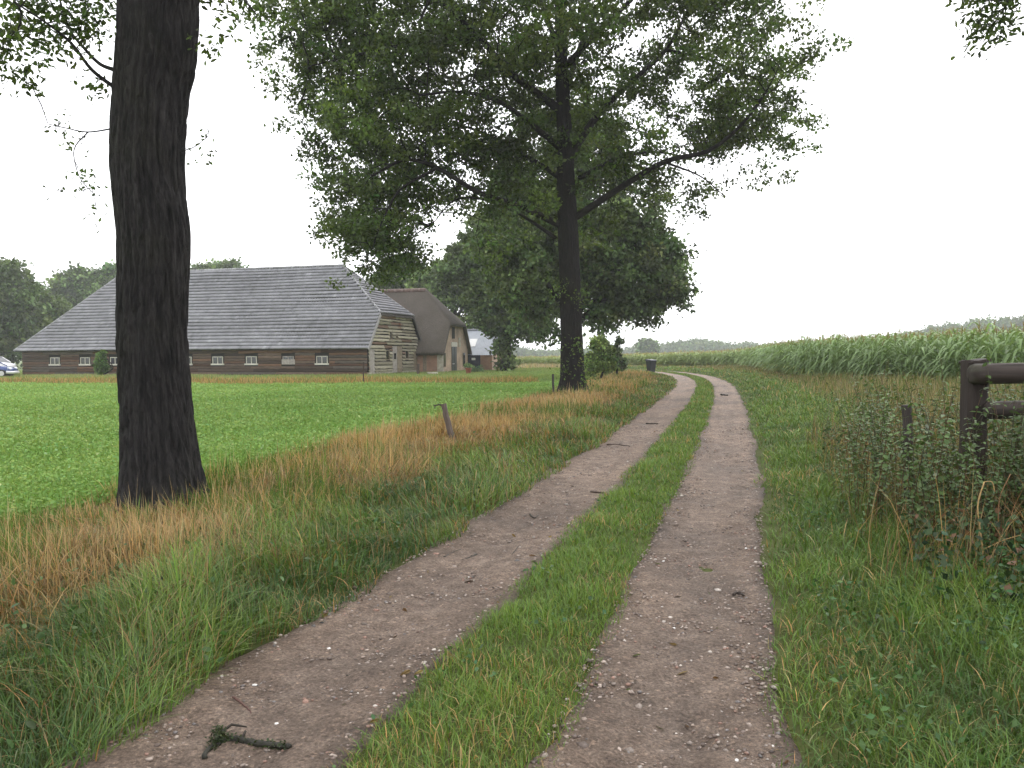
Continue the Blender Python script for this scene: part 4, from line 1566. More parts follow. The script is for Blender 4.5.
# windows along the long wall: distance from the right corner
wins = [30.3, 27.05, 23.9, 20.4, 16.7, 13.65, 10.45, 7.05, 4.0]
holes = [(s - .62, s + .62, .86, 1.86) for s in wins]
rows = []
z = .05
while z < EZ + .55:
    h = rb.uniform(.19, .27)
    rows.append((z, z + h - .035, 0.02, L))
    z += h
V, Qd, C = [], [], []
pal = [BROWN, BROWN * 1.5, BROWN * .6, BROWN * np.array([1.6, 1.3, 1.15]), np.array([.11, .09, .078]), np.array([.085, .045, .03])]
boards(V, Qd, C, rows, holes, lambda a, z_, o: (-a, -o, z_), pal, rb)
Vb, Qb, Cb = [], [], []
boards(Vb, Qb, Cb, rows, [], lambda a, z_, o: (-a, W + o, z_), pal, rb)
ww = mesh_np('wall', np.array(V), [np.array(Qd)], M['board'], BARN, color=np.array(C))
wb = mesh_np('wall', np.array(Vb), [np.array(Qb)[:, ::-1]], M['board'], BARN, color=np.array(Cb))
Vb, Qb, Cb = [], [], []
boards(Vb, Qb, Cb, [(a, b, .02, W - .02) for a, b, _, _ in rows], [], lambda a, z_, o: (-L - o, a, z_), pal, rb)
mesh_np('wall', np.array(Vb), [np.array(Qb)], M['board'], BARN, color=np.array(Cb))
mb = MB()      # near-black box added to stop light, so gaps between the boards read dark
mb.box(-L + .03, -.06, .06, W - .06, 0, EZ + .3)
gw = lambda z_: EV + (z_ - EZ) / SL
mb.poly([(-.07, .06, 0), (-.07, W - .06, 0), (-.07, W - gw(HZ) - .2, HZ), (-.07, gw(HZ) + .2, HZ)], [(0, 1, 2, 3)])
mb.build('light_stop', M['dark'], BARN)
# gable
doors = [(.2, 1.15, 0, 2.12), (4.75, 6.9, 0, 2.38), (9.55, 10.35, 0, 1.95)]
gwin = [(3.35, 4.15, 1.22, 2.02), (7.6, 8.35, 1.25, 2.0), (4.2, 4.75, 2.95, 3.62), (5.55, 6.0, 3.0, 3.32)]
grow_ = []
z = .22
while z < HZ - .02:
    h = min(rb.uniform(.23, .32), HZ - z)
    e = max(.02, gw(z) + .25)
    grow_.append((z + .02, z + h - .055, e, W - e))
    z += h
V, Qd, C = [], [], []
gp = [np.array(c) for c in ((.32, .29, .225), (.36, .325, .25), (.27, .24, .185), (.4, .36, .29), (.3, .28, .2), (.2, .13, .095))]
boards(V, Qd, C, grow_, doors + gwin, lambda a, z_, o: (o * 1.3, a, z_), gp, rb, 1.8, 4.2, .07, .11)
C = np.array(C)
Va = np.array(V)
rusty = (fbm(Va[:, 1] * .5, Va[:, 2] * .8, 66) > .68) & (Va[:, 2] > 2.2)
C[rusty] = C[rusty] * np.array([.75, .5, .42])
mesh_np('gable_wall', Va, [np.array(Qd)], M['gable_board'], BARN, color=C)
mb = MB()
mb.box(-.05, .07, .0, 4.74, 0, .215)
mb.box(-.05, .07, 6.91, W, 0, .215)
mb.build('plinth', M['concrete'], BARN)


def window_long(s, shutter=False):
    mb = MB()
    y0, y1 = -.055, .0
    z0, z1 = .92, 1.5
    if shutter:
        mb.box(-s - .6, -s + .6, -.04, -.005, .88, 1.3, (.6, .6, .6))
    mb.box(-s - .5, -s - .44, y0, y1, z0, z1)
    mb.box(-s + .44, -s + .5, y0, y1, z0, z1)
    mb.box(-s - .03, -s + .03, y0, y1, z0, z1)
    mb.box(-s - .5, -s + .5, y0, y1, z1, z1 + .06)
    if not shutter:
        mb.box(-s - .62, -s + .62, -.13, -.01, .84, .97)
    w_ = mb.build('window', M['white'] if not shutter else M['grey_door'], BARN)
    mb = MB()
    mb.box(-s - .44, -s + .44, -.02, -.006, .97, 1.5)
    mb.build('pane', M['glass'], w_)


for i, s in enumerate(wins):
    window_long(s, i == 7)
for (a, b, z0, z1) in gwin:
    mb = MB()
    mb.box(.0, .075, a, a + .07, z0, z1)
    mb.box(.0, .075, b - .07, b, z0, z1)
    mb.box(.0, .075, a, b, z1 - .06, z1 + .01)
    mb.box(.0, .11, a - .04, b + .04, z0 - .05, z0 + .02)
    w_ = mb.build('window', M['tan_door'], BARN)
    mb = MB()
    mb.box(-.04, -.01, a + .07, b - .07, z0 + .02, z1 - .06)
    mb.build('pane', M['glass'], w_)


def plank_door(a, b, z0, z1, m, name='door', lab=None, hole=None):
    mb = MB()
    k = max(3, int((b - a) / .19))
    for i in range(k):
        p, q_ = a + (b - a) * i / k, a + (b - a) * (i + 1) / k
        o = rb.uniform(0, .012)
        mb.box(.0, .06 + o, p + .006, q_ - .006, z0, z1)
    mb.box(.06, .1, a + .03, b - .03, z0 + .3, z0 + .42)
    mb.box(.06, .1, a + .03, b - .03, z1 - .42, z1 - .3)
    d = mb.build(name, m, BARN)
    if lab:
        d['label'] = lab
    if hole:
        h = MB()
        h.box(.10, .115, *hole)
        h.build('pane', M['glass'], d)
    return d


plank_door(.2, 1.15, .12, 2.12, M['grey_door'], lab='pale grey board door')
plank_door(4.75, 5.75, .1, 2.36, M['grey_door'], lab='pale grey door with a small dark pane', hole=(5.02, 5.42, 1.25, 1.75))
plank_door(5.77, 6.9, .1, 2.36, M['tan_door'], lab='tan brown board door')
plank_door(9.55, 10.35, .12, 1.95, M['tan_door'], lab='narrow tan door')

# ------------------------------------------------------------------ thatched farmhouse
A1 = at(442.5, 372.5, 73)
FH = empty('thatched_farmhouse', (A1[0], 73, float(gz(A1[0], 73))), R(-15.5))
tag(FH, 'brick farmhouse with a steep brown thatched roof and dark green front door', 'farmhouse')
fL, fW, fE, fR, fH = 16.0, 7.2, 1.85, 7.9, 4.55
fEV = -.4
fS = (fR - fE) / (fW / 2 - fEV)
fx1 = .32
gx = np.linspace(-fL - .5, fx1, 70)
gv = np.linspace(fEV, fW - fEV, 45)
GX, GV = np.meshgrid(gx, gv, indexing='ij')
hipz = fH + (fx1 - GX) * 1.05
hipz2 = fH + (GX + fL + .5) * 1.05
top_ = np.minimum(np.minimum(fE + (GV - fEV) * fS, fE + (fW - fEV - GV) * fS), np.minimum(hipz, hipz2))
top_ += .10 * (fbm(GX * .8, GV * .8, 5) - .5) + .07 * (fbm(GX * 4, GV * 4, 6, 2) - .5)
bot = top_ - .3
nv = GX.size
ii = np.arange(nv).reshape(GX.shape)
qt = np.stack([ii[:-1, :-1], ii[1:, :-1], ii[1:, 1:], ii[:-1, 1:]], -1).reshape(-1, 4)
ring = np.concatenate([ii[:, 0], ii[-1, 1:], ii[-2::-1, -1], ii[0, -2:0:-1]])
rn = np.roll(ring, -1)
sk = np.stack([ring + nv, rn + nv, rn, ring], -1)
Vt = np.concatenate([np.stack([GX, GV, top_], -1).reshape(-1, 3), np.stack([GX, GV, bot], -1).reshape(-1, 3)])
froof = mesh_np('roof', Vt, [qt, qt[:, ::-1] + nv, sk], M['thatch'], FH, smooth=True)
mb = MB()
rx0, rx1 = -fL - .5 + 3.3, fx1 - 3.3
for i in range(28):
    a_, b_ = rx0 + (rx1 - rx0) * i / 28, rx0 + (rx1 - rx0) * (i + 1.06) / 28
    mb.tube([(a_, fW / 2, fR - .1), (b_, fW / 2, fR - .11)], [.24, .21], 9)
mb.build('ridge_tiles', M['clay'], froof, smooth=True)
fg = lambda z_: max(0, fEV + (z_ + .3 - fE) / fS)
mb = MB()
pr = [(0, 0), (fW, 0), (fW, 2.1), (fW - fg(fH), fH), (fg(fH), fH), (0, 2.1)]
fd = [(2.42, 3.85, 0, 2.85), (2.62, 3.32, 3.1, 4.22), (.25, .72, .5, 1.75), (5.7, 6.2, .5, 1.75)]
n = len(pr)
mb.poly([(0, a, b) for a, b in pr] + [(-.25, a, b) for a, b in pr], [tuple(range(n)), tuple(range(2 * n - 1, n - 1, -1))] + [(i, i + n, (i + 1) % n + n, (i + 1) % n) for i in range(n)])
mb.build('gable_wall', M['brick_gable'], FH)
mb = MB()
mb.box(-fL, -.255, 0, .25, 0, 2.0)
mb.box(-fL, -.255, fW - .25, fW, 0, 2.0)
mb.box(-fL, -fL + .25, .255, fW - .255, 0, 4.2)
mb.build('wall', M['brick_side'], FH)
mb = MB()
mb.box(-.5, .03, -.03, .22, 0, 1.8)
mb.build('corner_pier', M['concrete'], FH)
mb = MB()
mb.box(-1.9, -1.55, -.02, .0, .1, 1.55)
mb.build('drainpipe', M['tan_door'], FH)
mb = MB()
mb.box(.004, .06, 2.45, 3.8, .1, 2.35)
mb.box(.06, .08, 3.1, 3.14, .1, 2.35)
dd = mb.build('door', M['green_door'], FH)
mb = MB()
mb.box(.062, .09, 2.52, 3.06, .7, .78)
mb.build('handle', M['steel'], dd)
mb = MB()
mb.box(.004, .075, 2.35, 3.9, 2.37, 2.78)
tw = mb.build('transom', M['white'], FH)
mb = MB()
mb.box(.004, .05, 2.62, 3.32, 3.12, 4.2)
mb.build('loft_hatch', M['dark'], FH)
for a, b in ((.25, .72), (5.7, 6.2)):
    mb = MB()
    mb.box(.004, .05, a - .06, b + .06, .45, 1.8)
    w_ = mb.build('window', M['tan_door'], FH)
    mb = MB()
    mb.box(.05, .062, a, b, .52, 1.74)
    mb.build('pane', M['glass'], w_)
mb = MB()
mb.box(.004, .06, 4.4, 4.98, 2.35, 3.25)
mb.build('shutter', M['concrete'], FH)

# ------------------------------------------------------------------ shed
A2 = at(492, 370, 80)
SH = empty('brick_shed', (A2[0], 80, float(gz(A2[0], 80))), R(-13))
tag(SH, 'small brick shed with a grey corrugated roof, white skylight and navy door', 'shed')
sL, sW, sE, sR = 6.2, 6.0, 1.75, 4.15
mb = MB()
for sgn in (0, 1):
    xs = np.arange(-sL - .3, .31, .045)
    y0_, y1_ = (-.35, sW / 2) if sgn == 0 else (sW + .35, sW / 2)
    n0 = len(mb.V)
    for x_ in xs:
        o = .02 * math.sin(2 * pi * x_ / .18)
        for t in (0, 1):
            mb.V.append((x_, y0_ + (y1_ - y0_) * t, sE - .2 + (sR - sE + .2) * t + o))
            mb.C.append((.3, .33, .37))
    for i in range(len(xs) - 1):
        b_ = n0 + 2 * i
        mb.Fc.append((b_, b_ + 2, b_ + 3, b_ + 1))
mb.tube([(-sL - .32, sW / 2, sR + .02), (.33, sW / 2, sR + .02)], .1, 8, (.25, .26, .28))
sr = mb.build('roof', M['tile'], SH)
mb = MB()
sl_ = lambda v: sE - .2 + (v + .35) / (sW / 2 + .35) * (sR - sE + .2)
p = [(-2.75, .75), (-1.95, .75), (-1.95, 1.75), (-2.75, 1.75)]
mb.poly([(a, v, sl_(v) + .05) for a, v in p] + [(a, v, sl_(v) - .02) for a, v in p], [(0, 1, 2, 3), (7, 6, 5, 4)] + [(i, i + 4, (i + 1) % 4 + 4, (i + 1) % 4) for i in range(4)])
mb.build('skylight', M['ivory'], sr)
mb = MB()
mb.box(-sL, 0, 0, .2, 0, sE)
mb.box(-sL, 0, sW - .2, sW, 0, sE)
mb.box(-.2, 0, .205, sW - .205, 0, sE)
mb.box(-sL, -sL + .2, .205, sW - .205, 0, sE)
for x_ in (-.2, -sL):
    mb.poly([(x_, .0, sE), (x_, sW, sE), (x_, sW / 2, sR - .08), (x_ + .2, .0, sE), (x_ + .2, sW, sE), (x_ + .2, sW / 2, sR - .08)], [(0, 2, 1), (3, 4, 5), (0, 3, 5, 2), (1, 2, 5, 4)])
mb.build('wall', M['brick_side'], SH)
mb = MB()
mb.box(-2.55, -1.2, -.05, -.004, .05, 1.7)
sd = mb.build('door', M['navy'], SH)
mb = MB()
mb.box(-2.1, -1.7, -.065, -.05, 1.05, 1.28)
mb.build('notice', M['paper'], sd)


# ------------------------------------------------------------------ cars by the barn
def car(name, label, loc, rz, paint, bumper):
    root = empty(name, loc, rz)
    tag(root, label, 'car', 'cars parked by the barn')
    # stations along the length: x, z low, z shoulder, half width
    stn = [(-2.0, .42, .78, .62), (-1.93, .3, .92, .78), (-1.4, .24, .98, .84), (-.5, .22, .97, .86), (.5, .22, .96, .86), (1.1, .24, .92, .84), (1.65, .27, .82, .78), (1.93, .34, .68, .64), (2.0, .42, .6, .5)]
    V, Fc = [], []
    m = 12
    for x_, zl, zh, hw in stn:
        for k in range(m):
            a = 2 * pi * k / m
            ca, sa = math.cos(a), math.sin(a)
            V.append((x_, hw * math.copysign(abs(ca) ** .45, ca), .5 * (zl + zh) + .5 * (zh - zl) * math.copysign(abs(sa) ** .45, sa)))
    for i in range(len(stn) - 1):
        for k in range(m):
            a, b = i * m + k, i * m + (k + 1) % m
            Fc.append((a, a + m, b + m, b))
    mb = MB()
    mb.poly(V, Fc + [tuple(range(m)), tuple(range(len(V) - 1, len(V) - m - 1, -1))])
    body = mb.build('body', paint, root, smooth=True)
    # glasshouse and roof
    mb = MB()
    g = [(-1.75, .72, .94), (-1.3, .6, 1.36), (.15, .6, 1.4), (1.0, .74, .93)]
    lo = [(-1.85, .76, .93), (1.12, .76, .92)]
    pts = [(-1.85, -.77, .93), (1.1, -.77, .91), (.2, -.6, 1.40), (-1.35, -.6, 1.38), (-1.85, .77, .93), (1.1, .77, .91), (.2, .6, 1.40), (-1.35, .6, 1.38)]
    mb.poly(pts, [(0, 1, 2, 3), (5, 4, 7, 6), (1, 5, 6, 2), (4, 0, 3, 7), (3, 2, 6, 7)])
    mb.build('window', M['glass'], root)
    mb = MB()
    mb.box(-1.42, .26, -.62, .62, 1.385, 1.43)
    for s in (-1, 1):
        for a_, b_ in (((1.1, .77, .91), (.22, .61, 1.4)), ((-.45, .79, .93), (-.5, .615, 1.4)), ((-1.85, .77, .93), (-1.38, .61, 1.39))):
            mb.tube([(a_[0], s * a_[1], a_[2]), (b_[0], s * b_[1], b_[2])], .045, 6)
    mb.build('roof', paint, root, bevel=.015)
    for x_ in (-1.27, 1.27):
        for s in (-1, 1):
            mb = MB()
            mb.tube([(x_, s * .68, .31), (x_, s * .88, .31)], .31, 20)
            w_ = mb.build('wheel', M['tyre'], root)
            mb = MB()
            mb.tube([(x_, s * .87, .31), (x_, s * .895, .31)], .2, 14)
            mb.build('rim', M['steel'], w_)
    for s in (-1, 1):
        mb = MB()
        mb.poly([(1.86, s * .45, .62), (1.70, s * .74, .64), (1.66, s * .74, .8), (1.82, s * .45, .76)], [(0, 1, 2, 3)])
        mb.tube([(1.72, s * .6, .71), (1.90, s * .56, .67)], [.11, .08], 10)
        mb.build('headlight', M['lamp'], root)
        mb = MB()
        mb.tube([(-1.97, s * .62, .78), (-1.85, s * .68, .8)], [.1, .1], 8)
        mb.build('tail_light', M['redlamp'], root)
    mb = MB()
    mb.tube([(1.6, -.84, .4), (1.95, -.6, .38), (2.06, 0, .38), (1.95, .6, .38), (1.6, .84, .4)], .13, 10)
    mb.build('bumper', bumper, root, smooth=True)
    return root


c0 = at(-24, 373, 64.5)
car('parked_car', 'blue car with a silver bumper parked at the left end of the barn', (c0[0] + 1.0, 64.5, float(gz(c0[0], 64.5))), R(12), M['carblue'], M['carsilver'])
c0 = at(-8, 370, 71.5)
car('parked_car', 'white car standing behind the blue one at the end of the barn', (c0[0] + .2, 71.5, float(gz(c0[0], 71.5)) + .25), R(-20), M['carwhite'], M['carwhite'])


# ------------------------------------------------------------------ wheelie bin
bp = at(651, 372, 65)
BIN = empty('wheelie_bin', (bp[0], 65, float(gz(bp[0], 65))), R(25))
tag(BIN, 'dark grey wheelie bin standing on the grass where the track bends', 'bin')
mb = MB()
p = [(-.22, -.26, .05), (.22, -.26, .05), (.22, .24, .05), (-.22, .24, .05), (-.29, -.36, .98), (.29, -.36, .98), (.29, .34, .98), (-.29, .34, .98)]
mb.poly(p, [(0, 3, 2, 1), (4, 5, 6, 7), (0, 1, 5, 4), (1, 2, 6, 5), (2, 3, 7, 6), (3, 0, 4, 7)])
mb.box(-.31, .31, -.38, .36, .95, .99)
mb.build('body', M['binm'], BIN, bevel=.02)
mb = MB()
mb.poly([(-.31, -.4, .993), (.31, -.4, .993), (.31, .36, .993), (-.31, .36, .993), (-.27, -.33, 1.07), (.27, -.33, 1.07), (.29, .36, 1.11), (-.29, .36, 1.11)],
        [(0, 3, 2, 1), (4, 5, 6, 7), (0, 1, 5, 4), (1, 2, 6, 5), (2, 3, 7, 6), (3, 0, 4, 7)])
mb.build('lid', M['binl'], BIN, bevel=.015)
mb = MB()
mb.tube([(-.24, .44, 1.02), (.24, .44, 1.02)], .018, 8)
for s in (-.24, .24):
    mb.tube([(s, .44, 1.02), (s, .33, 1.02)], .018, 8)
mb.build('handle', M['binm'], BIN)
for s in (-1, 1):
    mb = MB()
    mb.tube([(s * .23, .3, .1), (s * .29, .3, .1)], .1, 16)
    mb.build('wheel', M['tyre'], BIN)

# ------------------------------------------------------------------ fence and posts
fy = 6.8
pf = at(974, 400, fy)
gf = float(gz(pf[0], fy))
FN = empty('wooden_fence', (pf[0], fy, gf))
tag(FN, 'dark weathered timber fence with two heavy rails among the nettles', 'fence')
DW = (.030, .022, .018)


def rough_post(mb, x0, y0, z0, z1, wx, wy, c, r):
    n = 8
    zs = np.linspace(z0, z1, 9)
    b = len(mb.V)
    for i, z_ in enumerate(zs):
        for k in range(n):
            a = 2 * pi * (k + .5) / n
            ca, sa = math.cos(a), math.sin(a)
            f = 1 + r.normal(0, .03)
            mb.V.append((x0 + wx / 2 * f * math.copysign(abs(ca) ** .5, ca), y0 + wy / 2 * f * math.copysign(abs(sa) ** .5, sa), z_ + (r.normal(0, .006) if i == 8 else 0)))
            mb.C.append(tuple(c))
    for i in range(8):
        for k in range(n):
            a, a2 = b + i * n + k, b + i * n + (k + 1) % n
            mb.Fc.append((a, a2, a2 + n, a + n))
    mb.Fc.append(tuple(b + 8 * n + k for k in range(n)))


topz = at(974, 361, fy)[2] - gf
ra, rb2 = at(974, 363, fy)[2] - gf, at(974, 384, fy)[2] - gf
for x_ in (0, 3.0):
    mb = MB()
    rough_post(mb, x_, 0, -.1, topz, .185, .18, DW, rb)
    po = mb.build('post', M['wood'], FN)
    mb = MB()
    mb.poly([(x_ - .085, -.1, topz - .02), (x_ + .085, -.1, topz - .005), (x_ + .085, .09, topz - .005), (x_ - .085, .09, topz - .02),
             (x_ - .085, -.1, topz - .005), (x_ + .085, -.1, topz + .022), (x_ + .085, .09, topz + .022), (x_ - .085, .09, topz - .005)],
            [(0, 3, 2, 1), (4, 5, 6, 7), (0, 1, 5, 4), (1, 2, 6, 5), (2, 3, 7, 6), (3, 0, 4, 7)], DW)
    mb.build('cap', M['wood'], po)


def log_rail(x0, x1, zc, rad, yy):
    xs = np.concatenate([[x0 - .012, x0 + .004], np.linspace(x0 + .03, x1 - .02, 150), [x1]])
    n = 40
    th = np.arange(n) * 2 * pi / n
    TH, X = np.meshgrid(th, xs)
    ends = np.ones(len(xs))
    ends[0], ends[1], ends[-1] = .6, .9, .6
    rr = rad * ends[:, None] * (1 + .10 * (fbm(np.cos(TH) * 1.3 + 5 + zc, X * .9 + np.sin(TH) * 1.3, 41) - .5) - .16 * smst(.62, .8, fbm(np.cos(TH) * 5 + 9, X * .8 + np.sin(TH) * 5, 43, 2)) - .05 * vnoise(np.cos(TH) * 9 + 30, X * 5 + np.sin(TH) * 9, 44))
    V = np.stack([X, yy + rr * np.cos(TH), zc + .006 * np.sin(X * 3) + rr * np.sin(TH)], -1)
    m_ = len(xs)
    V = np.concatenate([V.reshape(-1, 3), [[xs[0], yy, zc], [xs[-1], yy, zc]]])
    i = np.arange(m_ * n).reshape(m_, n)
    j = np.roll(i, -1, 1)
    q = np.stack([i[:-1], j[:-1], j[1:], i[1:]], -1).reshape(-1, 4)
    t1 = np.stack([np.full(n, m_ * n), j[0], i[0]], -1)
    t2 = np.stack([np.full(n, m_ * n + 1), i[-1], j[-1]], -1)
    c = np.array(DW) * (.5 + 1.2 * fbm(V[:, 0] * 2.5, V[:, 2] * 30 + V[:, 1] * 20, 46)[:, None]) * np.array([1, 1, 1])
    alg = smst(.55, .75, fbm(V[:, 0] * 4, V[:, 2] * 9, 47))[:, None]
    c = c * (1 - alg * .5) + alg * .5 * np.array([.05, .055, .03])
    return mesh_np('rail', V, [q, t1, t2], M['rail'], FN, smooth=True, color=c)


log_rail(-.115, 3.2, .5 * (ra + rb2), .5 * (ra - rb2), -.155)
z2a = at(1000, 400, fy)[2] - gf
z2b = at(1000, 418, fy)[2] - gf
log_rail(.02, 3.2, .5 * (z2a + z2b), .5 * (z2a - z2b), -.16)


def stake(name, label, px, pytop, Y, wid, lean, c, r, cat='post', extra=None, wz=.05):
    g = at(px, 400, Y)
    zb = float(gz(g[0], Y))
    h = at(px, pytop, Y)[2] - zb
    root_loc = (g[0] - lean * h, Y, zb)
    mb = MB()
    n = 9
    pts, rad = [(0, 0, -.15)], [wid / 2]
    for i in range(1, 8):
        t = i / 7
        pts.append((lean * h * t + r.normal(0, wid * .04), r.normal(0, wid * .04), h * t))
        rad.append(wid / 2 * (1 + r.normal(0, .05)))
    mb.tube(pts, rad, 8, c)
    if extra:
        extra(mb, h, lean)
    o = mb.build(name, M['wood'], None, loc=root_loc)
    return tag(o, label, cat)


GW = (.11, .085, .07)


def hook(mb, h, lean):
    mb.tube([(lean * h, 0, h * .97), (lean * h - .07, -.01, h * .985), (lean * h - .14, 0, h * .96), (lean * h - .17, 0, h * .98)], [.016, .013, .011, .006], 6, (.05, .04, .035))
    mb.tube([(lean * h - .13, 0, h * .96), (lean * h - .14, 0, h * .89)], [.010, .006], 6, (.05, .04, .035))


stake('fence_stake', 'short leaning grey stake with a broken twig hooked on its top, in tan grass', 443, 404, 13.4, .10, -.26, GW, rb, extra=hook)
stake('fence_stake', 'thin dark upright stake just left of the tall oak trunk', 553, 374, 29, .085, -.03, (.035, .03, .026), rb)
stake('fence_stake', 'thin rusty stake in front of the barn corner', 364, 362, 47, .09, .0, (.05, .033, .026), rb)
stake('fence_stake', 'thin brown stake by the ditch beside the near oak trunk', 190, 373, 47, .1, .03, (.09, .055, .04), rb)
stake('fence_stake', 'broad dark stump of a post at the far corner of the barn gable', 418.5, 364, 64.5, .26, .0, (.075, .055, .045), rb)
stake('fence_stake', 'short dark stake leaning among the weeds left of the timber fence', 907, 405, 7.2, .085, -.04, (.035, .028, .025), rb)

# clay pot with a plant by the farmhouse
pt = at(468.5, 374, 66)
PT = empty('flower_pot', (pt[0], 66, float(gz(pt[0], 66))))
tag(PT, 'reddish clay pot with a pale leafy plant before the farmhouse door', 'flower pot')
mb = MB()
mb.lathe([(.17, 0), (.25, .42), (.28, .42), (.28, .52), (.23, .52), (.21, .46)], 16)
mb.build('pot', M['pot'], PT, smooth=False)
rp = np.random.default_rng(3)
ctr = np.array([(rp.normal(.02, .12), rp.normal(0, .12), .6 + abs(rp.normal(0, .14))) for _ in range(22)])
V_, F_, C_ = merge([leaf_mass(ctr, 16, (.07, .07, .06), .13, np.array([.12, .19, .07]), rp)])
mesh_np('foliage', V_, F_, M['grass'], PT, color=C_)
sl = at(432.5, 374.5, 65)
mb = MB()
mb.box(-.42, .42, -.2, .2, -.02, .2)
o = mb.build('stone_trough', M['concrete'], None, bevel=.03, loc=(sl[0], 65, float(gz(sl[0], 65))))
tag(o, 'low pale stone trough on the grass below the brick side wall', 'trough')
pl = at(477, 370, 70)
ctr = np.array([(rp.normal(0, .25), rp.normal(0, .2), .15 + abs(rp.normal(0, .2))) for _ in range(26)])
V_, F_, C_ = merge([leaf_mass(ctr, 18, (.1, .1, .08), .16, np.array([.085, .14, .06]), rp)])
gpz = float(gz(pl[0], 70))
GP = empty('garden_plant', (pl[0], 70, gpz))
tag(GP, 'low grey green garden plant between the clay pot and the shed', 'plant')
mesh_np('foliage', V_, F_, M['grass'], GP, color=C_)
mb = MB()
for p_ in ctr[:14]:
    mb.tube([(p_[0] * .2, p_[1] * .2, -.02), tuple(p_)], [.012, .006], 5, (.08, .1, .04))
mb.build('stem', M['twig'], GP)


# ------------------------------------------------------------------ things lying on the track
def ground_at(px, py):
    d = at(px, py, 1.0) - CAM
    t = CAM[2] / -d[2]
    for _ in range(8):
        P = CAM + d * t
        t = (CAM[2] - float(gz(P[0], P[1]))) / -d[2]
    return CAM + d * t


def stick(name, label, pix, rad, c, sub=None, cat='twig', moss=False):
    P = [ground_at(a, b) for a, b in pix]
    o0 = P[0].copy()
    mb = MB()
    Q = catmull(P, 4) - o0
    n = len(Q)
    r = np.random.default_rng(int(pix[0][0]))
    rads = [rad * (1 - .5 * i / n) * r.uniform(.85, 1.15) for i in range(n)]
    Q[:, 2] += rad * .8 + .014 + np.abs(r.normal(0, rad * .3, n))
    mb.tube(Q, rads, 7, c)
    for (i, dx, dy, ln) in sub or ():
        q_ = Q[min(i, n - 1)]
        mb.tube([q_, q_ + np.array([dx * ln * .5, dy * ln * .5, rad * .6]), q_ + np.array([dx * ln, dy * ln, 0])], [rad * .6, rad * .45, rad * .25], 6, c)
    o = mb.build(name, M['twig'], None, smooth=True, loc=tuple(o0))
    tag(o, label, cat)
    return o


DKW = (.03, .024, .017)
root = empty('fallen_branch', ground_at(232, 750))
tag(root, 'dark mossy broken branch lying on the near end of the left wheel track', 'branch')
o0 = np.array(root.location)
P = [ground_at(a, b) for a, b in ((204, 764), (214, 752), (232, 746), (256, 749), (276, 752), (290, 753))]
mb = MB()
Q = catmull(P, 5) - o0
Q[:, 2] += .026
rads = [.007 + .006 * math.sin(pi * i / len(Q)) + rb.uniform(0, .0045) for i in range(len(Q))]
Q[:, :2] += rb.normal(0, .004, (len(Q), 2))
mb.tube(Q, rads, 8, (.018, .017, .011))
q0 = Q[7]
mb.tube([q0, q0 + np.array([-.01, .03, .03]), q0 + np.array([.03, .06, .05]), q0 + np.array([.09, .07, .035])], [.010, .008, .006, .003], 6, DKW)
mb.tube([Q[12], Q[12] + np.array([.01, .03, .025])], [.008, .005], 6, DKW)
mb.build('wood', M['twig'], root, smooth=True)
ctr = np.array([Q[i] + rb.normal(0, .006, 3) for i in range(3, len(Q) - 2) for _ in range(2)] + [q0 + rb.normal(0, .018, 3) + np.array([-.005, .015, .025]) for _ in range(30)])
V_, F_, C_ = merge([leaf_mass(ctr, 10, (.008, .008, .006), .016, np.array([.035, .05, .015]), rb)])
mesh_np('moss', V_, F_, M['grass'], root, color=C_)
stick('fallen_twig', 'reddish brown curved twig just beyond the mossy branch', [(233, 701), (240, 706), (247, 712), (251, 718), (246, 723)], .006, (.09, .045, .035))
stick('fallen_twig', 'straight dark twig on the left wheel track beside a knotty one', [(444, 560), (453, 555), (461, 552)], .008, DKW)
stick('fallen_twig', 'short knotty dark twig to the right of a straight one', [(462, 564), (470, 561), (477, 557)], .011, DKW, [(3, .4, .5, .07), (6, -.5, -.4, .06)])
stick('fallen_twig', 'thin forked twig near the grass strip on the left wheel track', [(512, 557), (519, 548), (524, 545)], .004, DKW, [(0, 1, -.15, .12)])
stick('fallen_twig', 'stubby brown stick at the edge of the grass strip', [(591, 494), (598, 495), (604, 495)], .014, (.06, .04, .03))
stick('fallen_twig', 'long thin pale brown twig lying across the left wheel track', [(607, 446), (618, 446), (630, 448)], .013, (.085, .06, .05), [(4, .5, .6, .2)])
stick('fallen_twig', 'farthest dark twig across the left wheel track', [(646, 425), (652, 425), (658, 425)], .018, DKW)
stick('fallen_twig', 'tiny bent twig half way along the left wheel track', [(530, 516), (534, 520), (539, 517)], .007, DKW)
stick('fallen_twig', 'dark piece of wood on the left wheel track near a pale stone', [(346, 681), (352, 680), (358, 679)], .009, DKW)
stick('fallen_twig', 'dark flat clod of twigs on the right wheel track', [(733, 598), (738, 597), (744, 599)], .011, (.035, .026, .02), [(3, .6, -.3, .06)])
stick('fallen_twig', 'distant dark scrap of wood on the far bend of the right wheel track', [(721, 396), (724, 396), (728, 396.5)], .035, DKW)


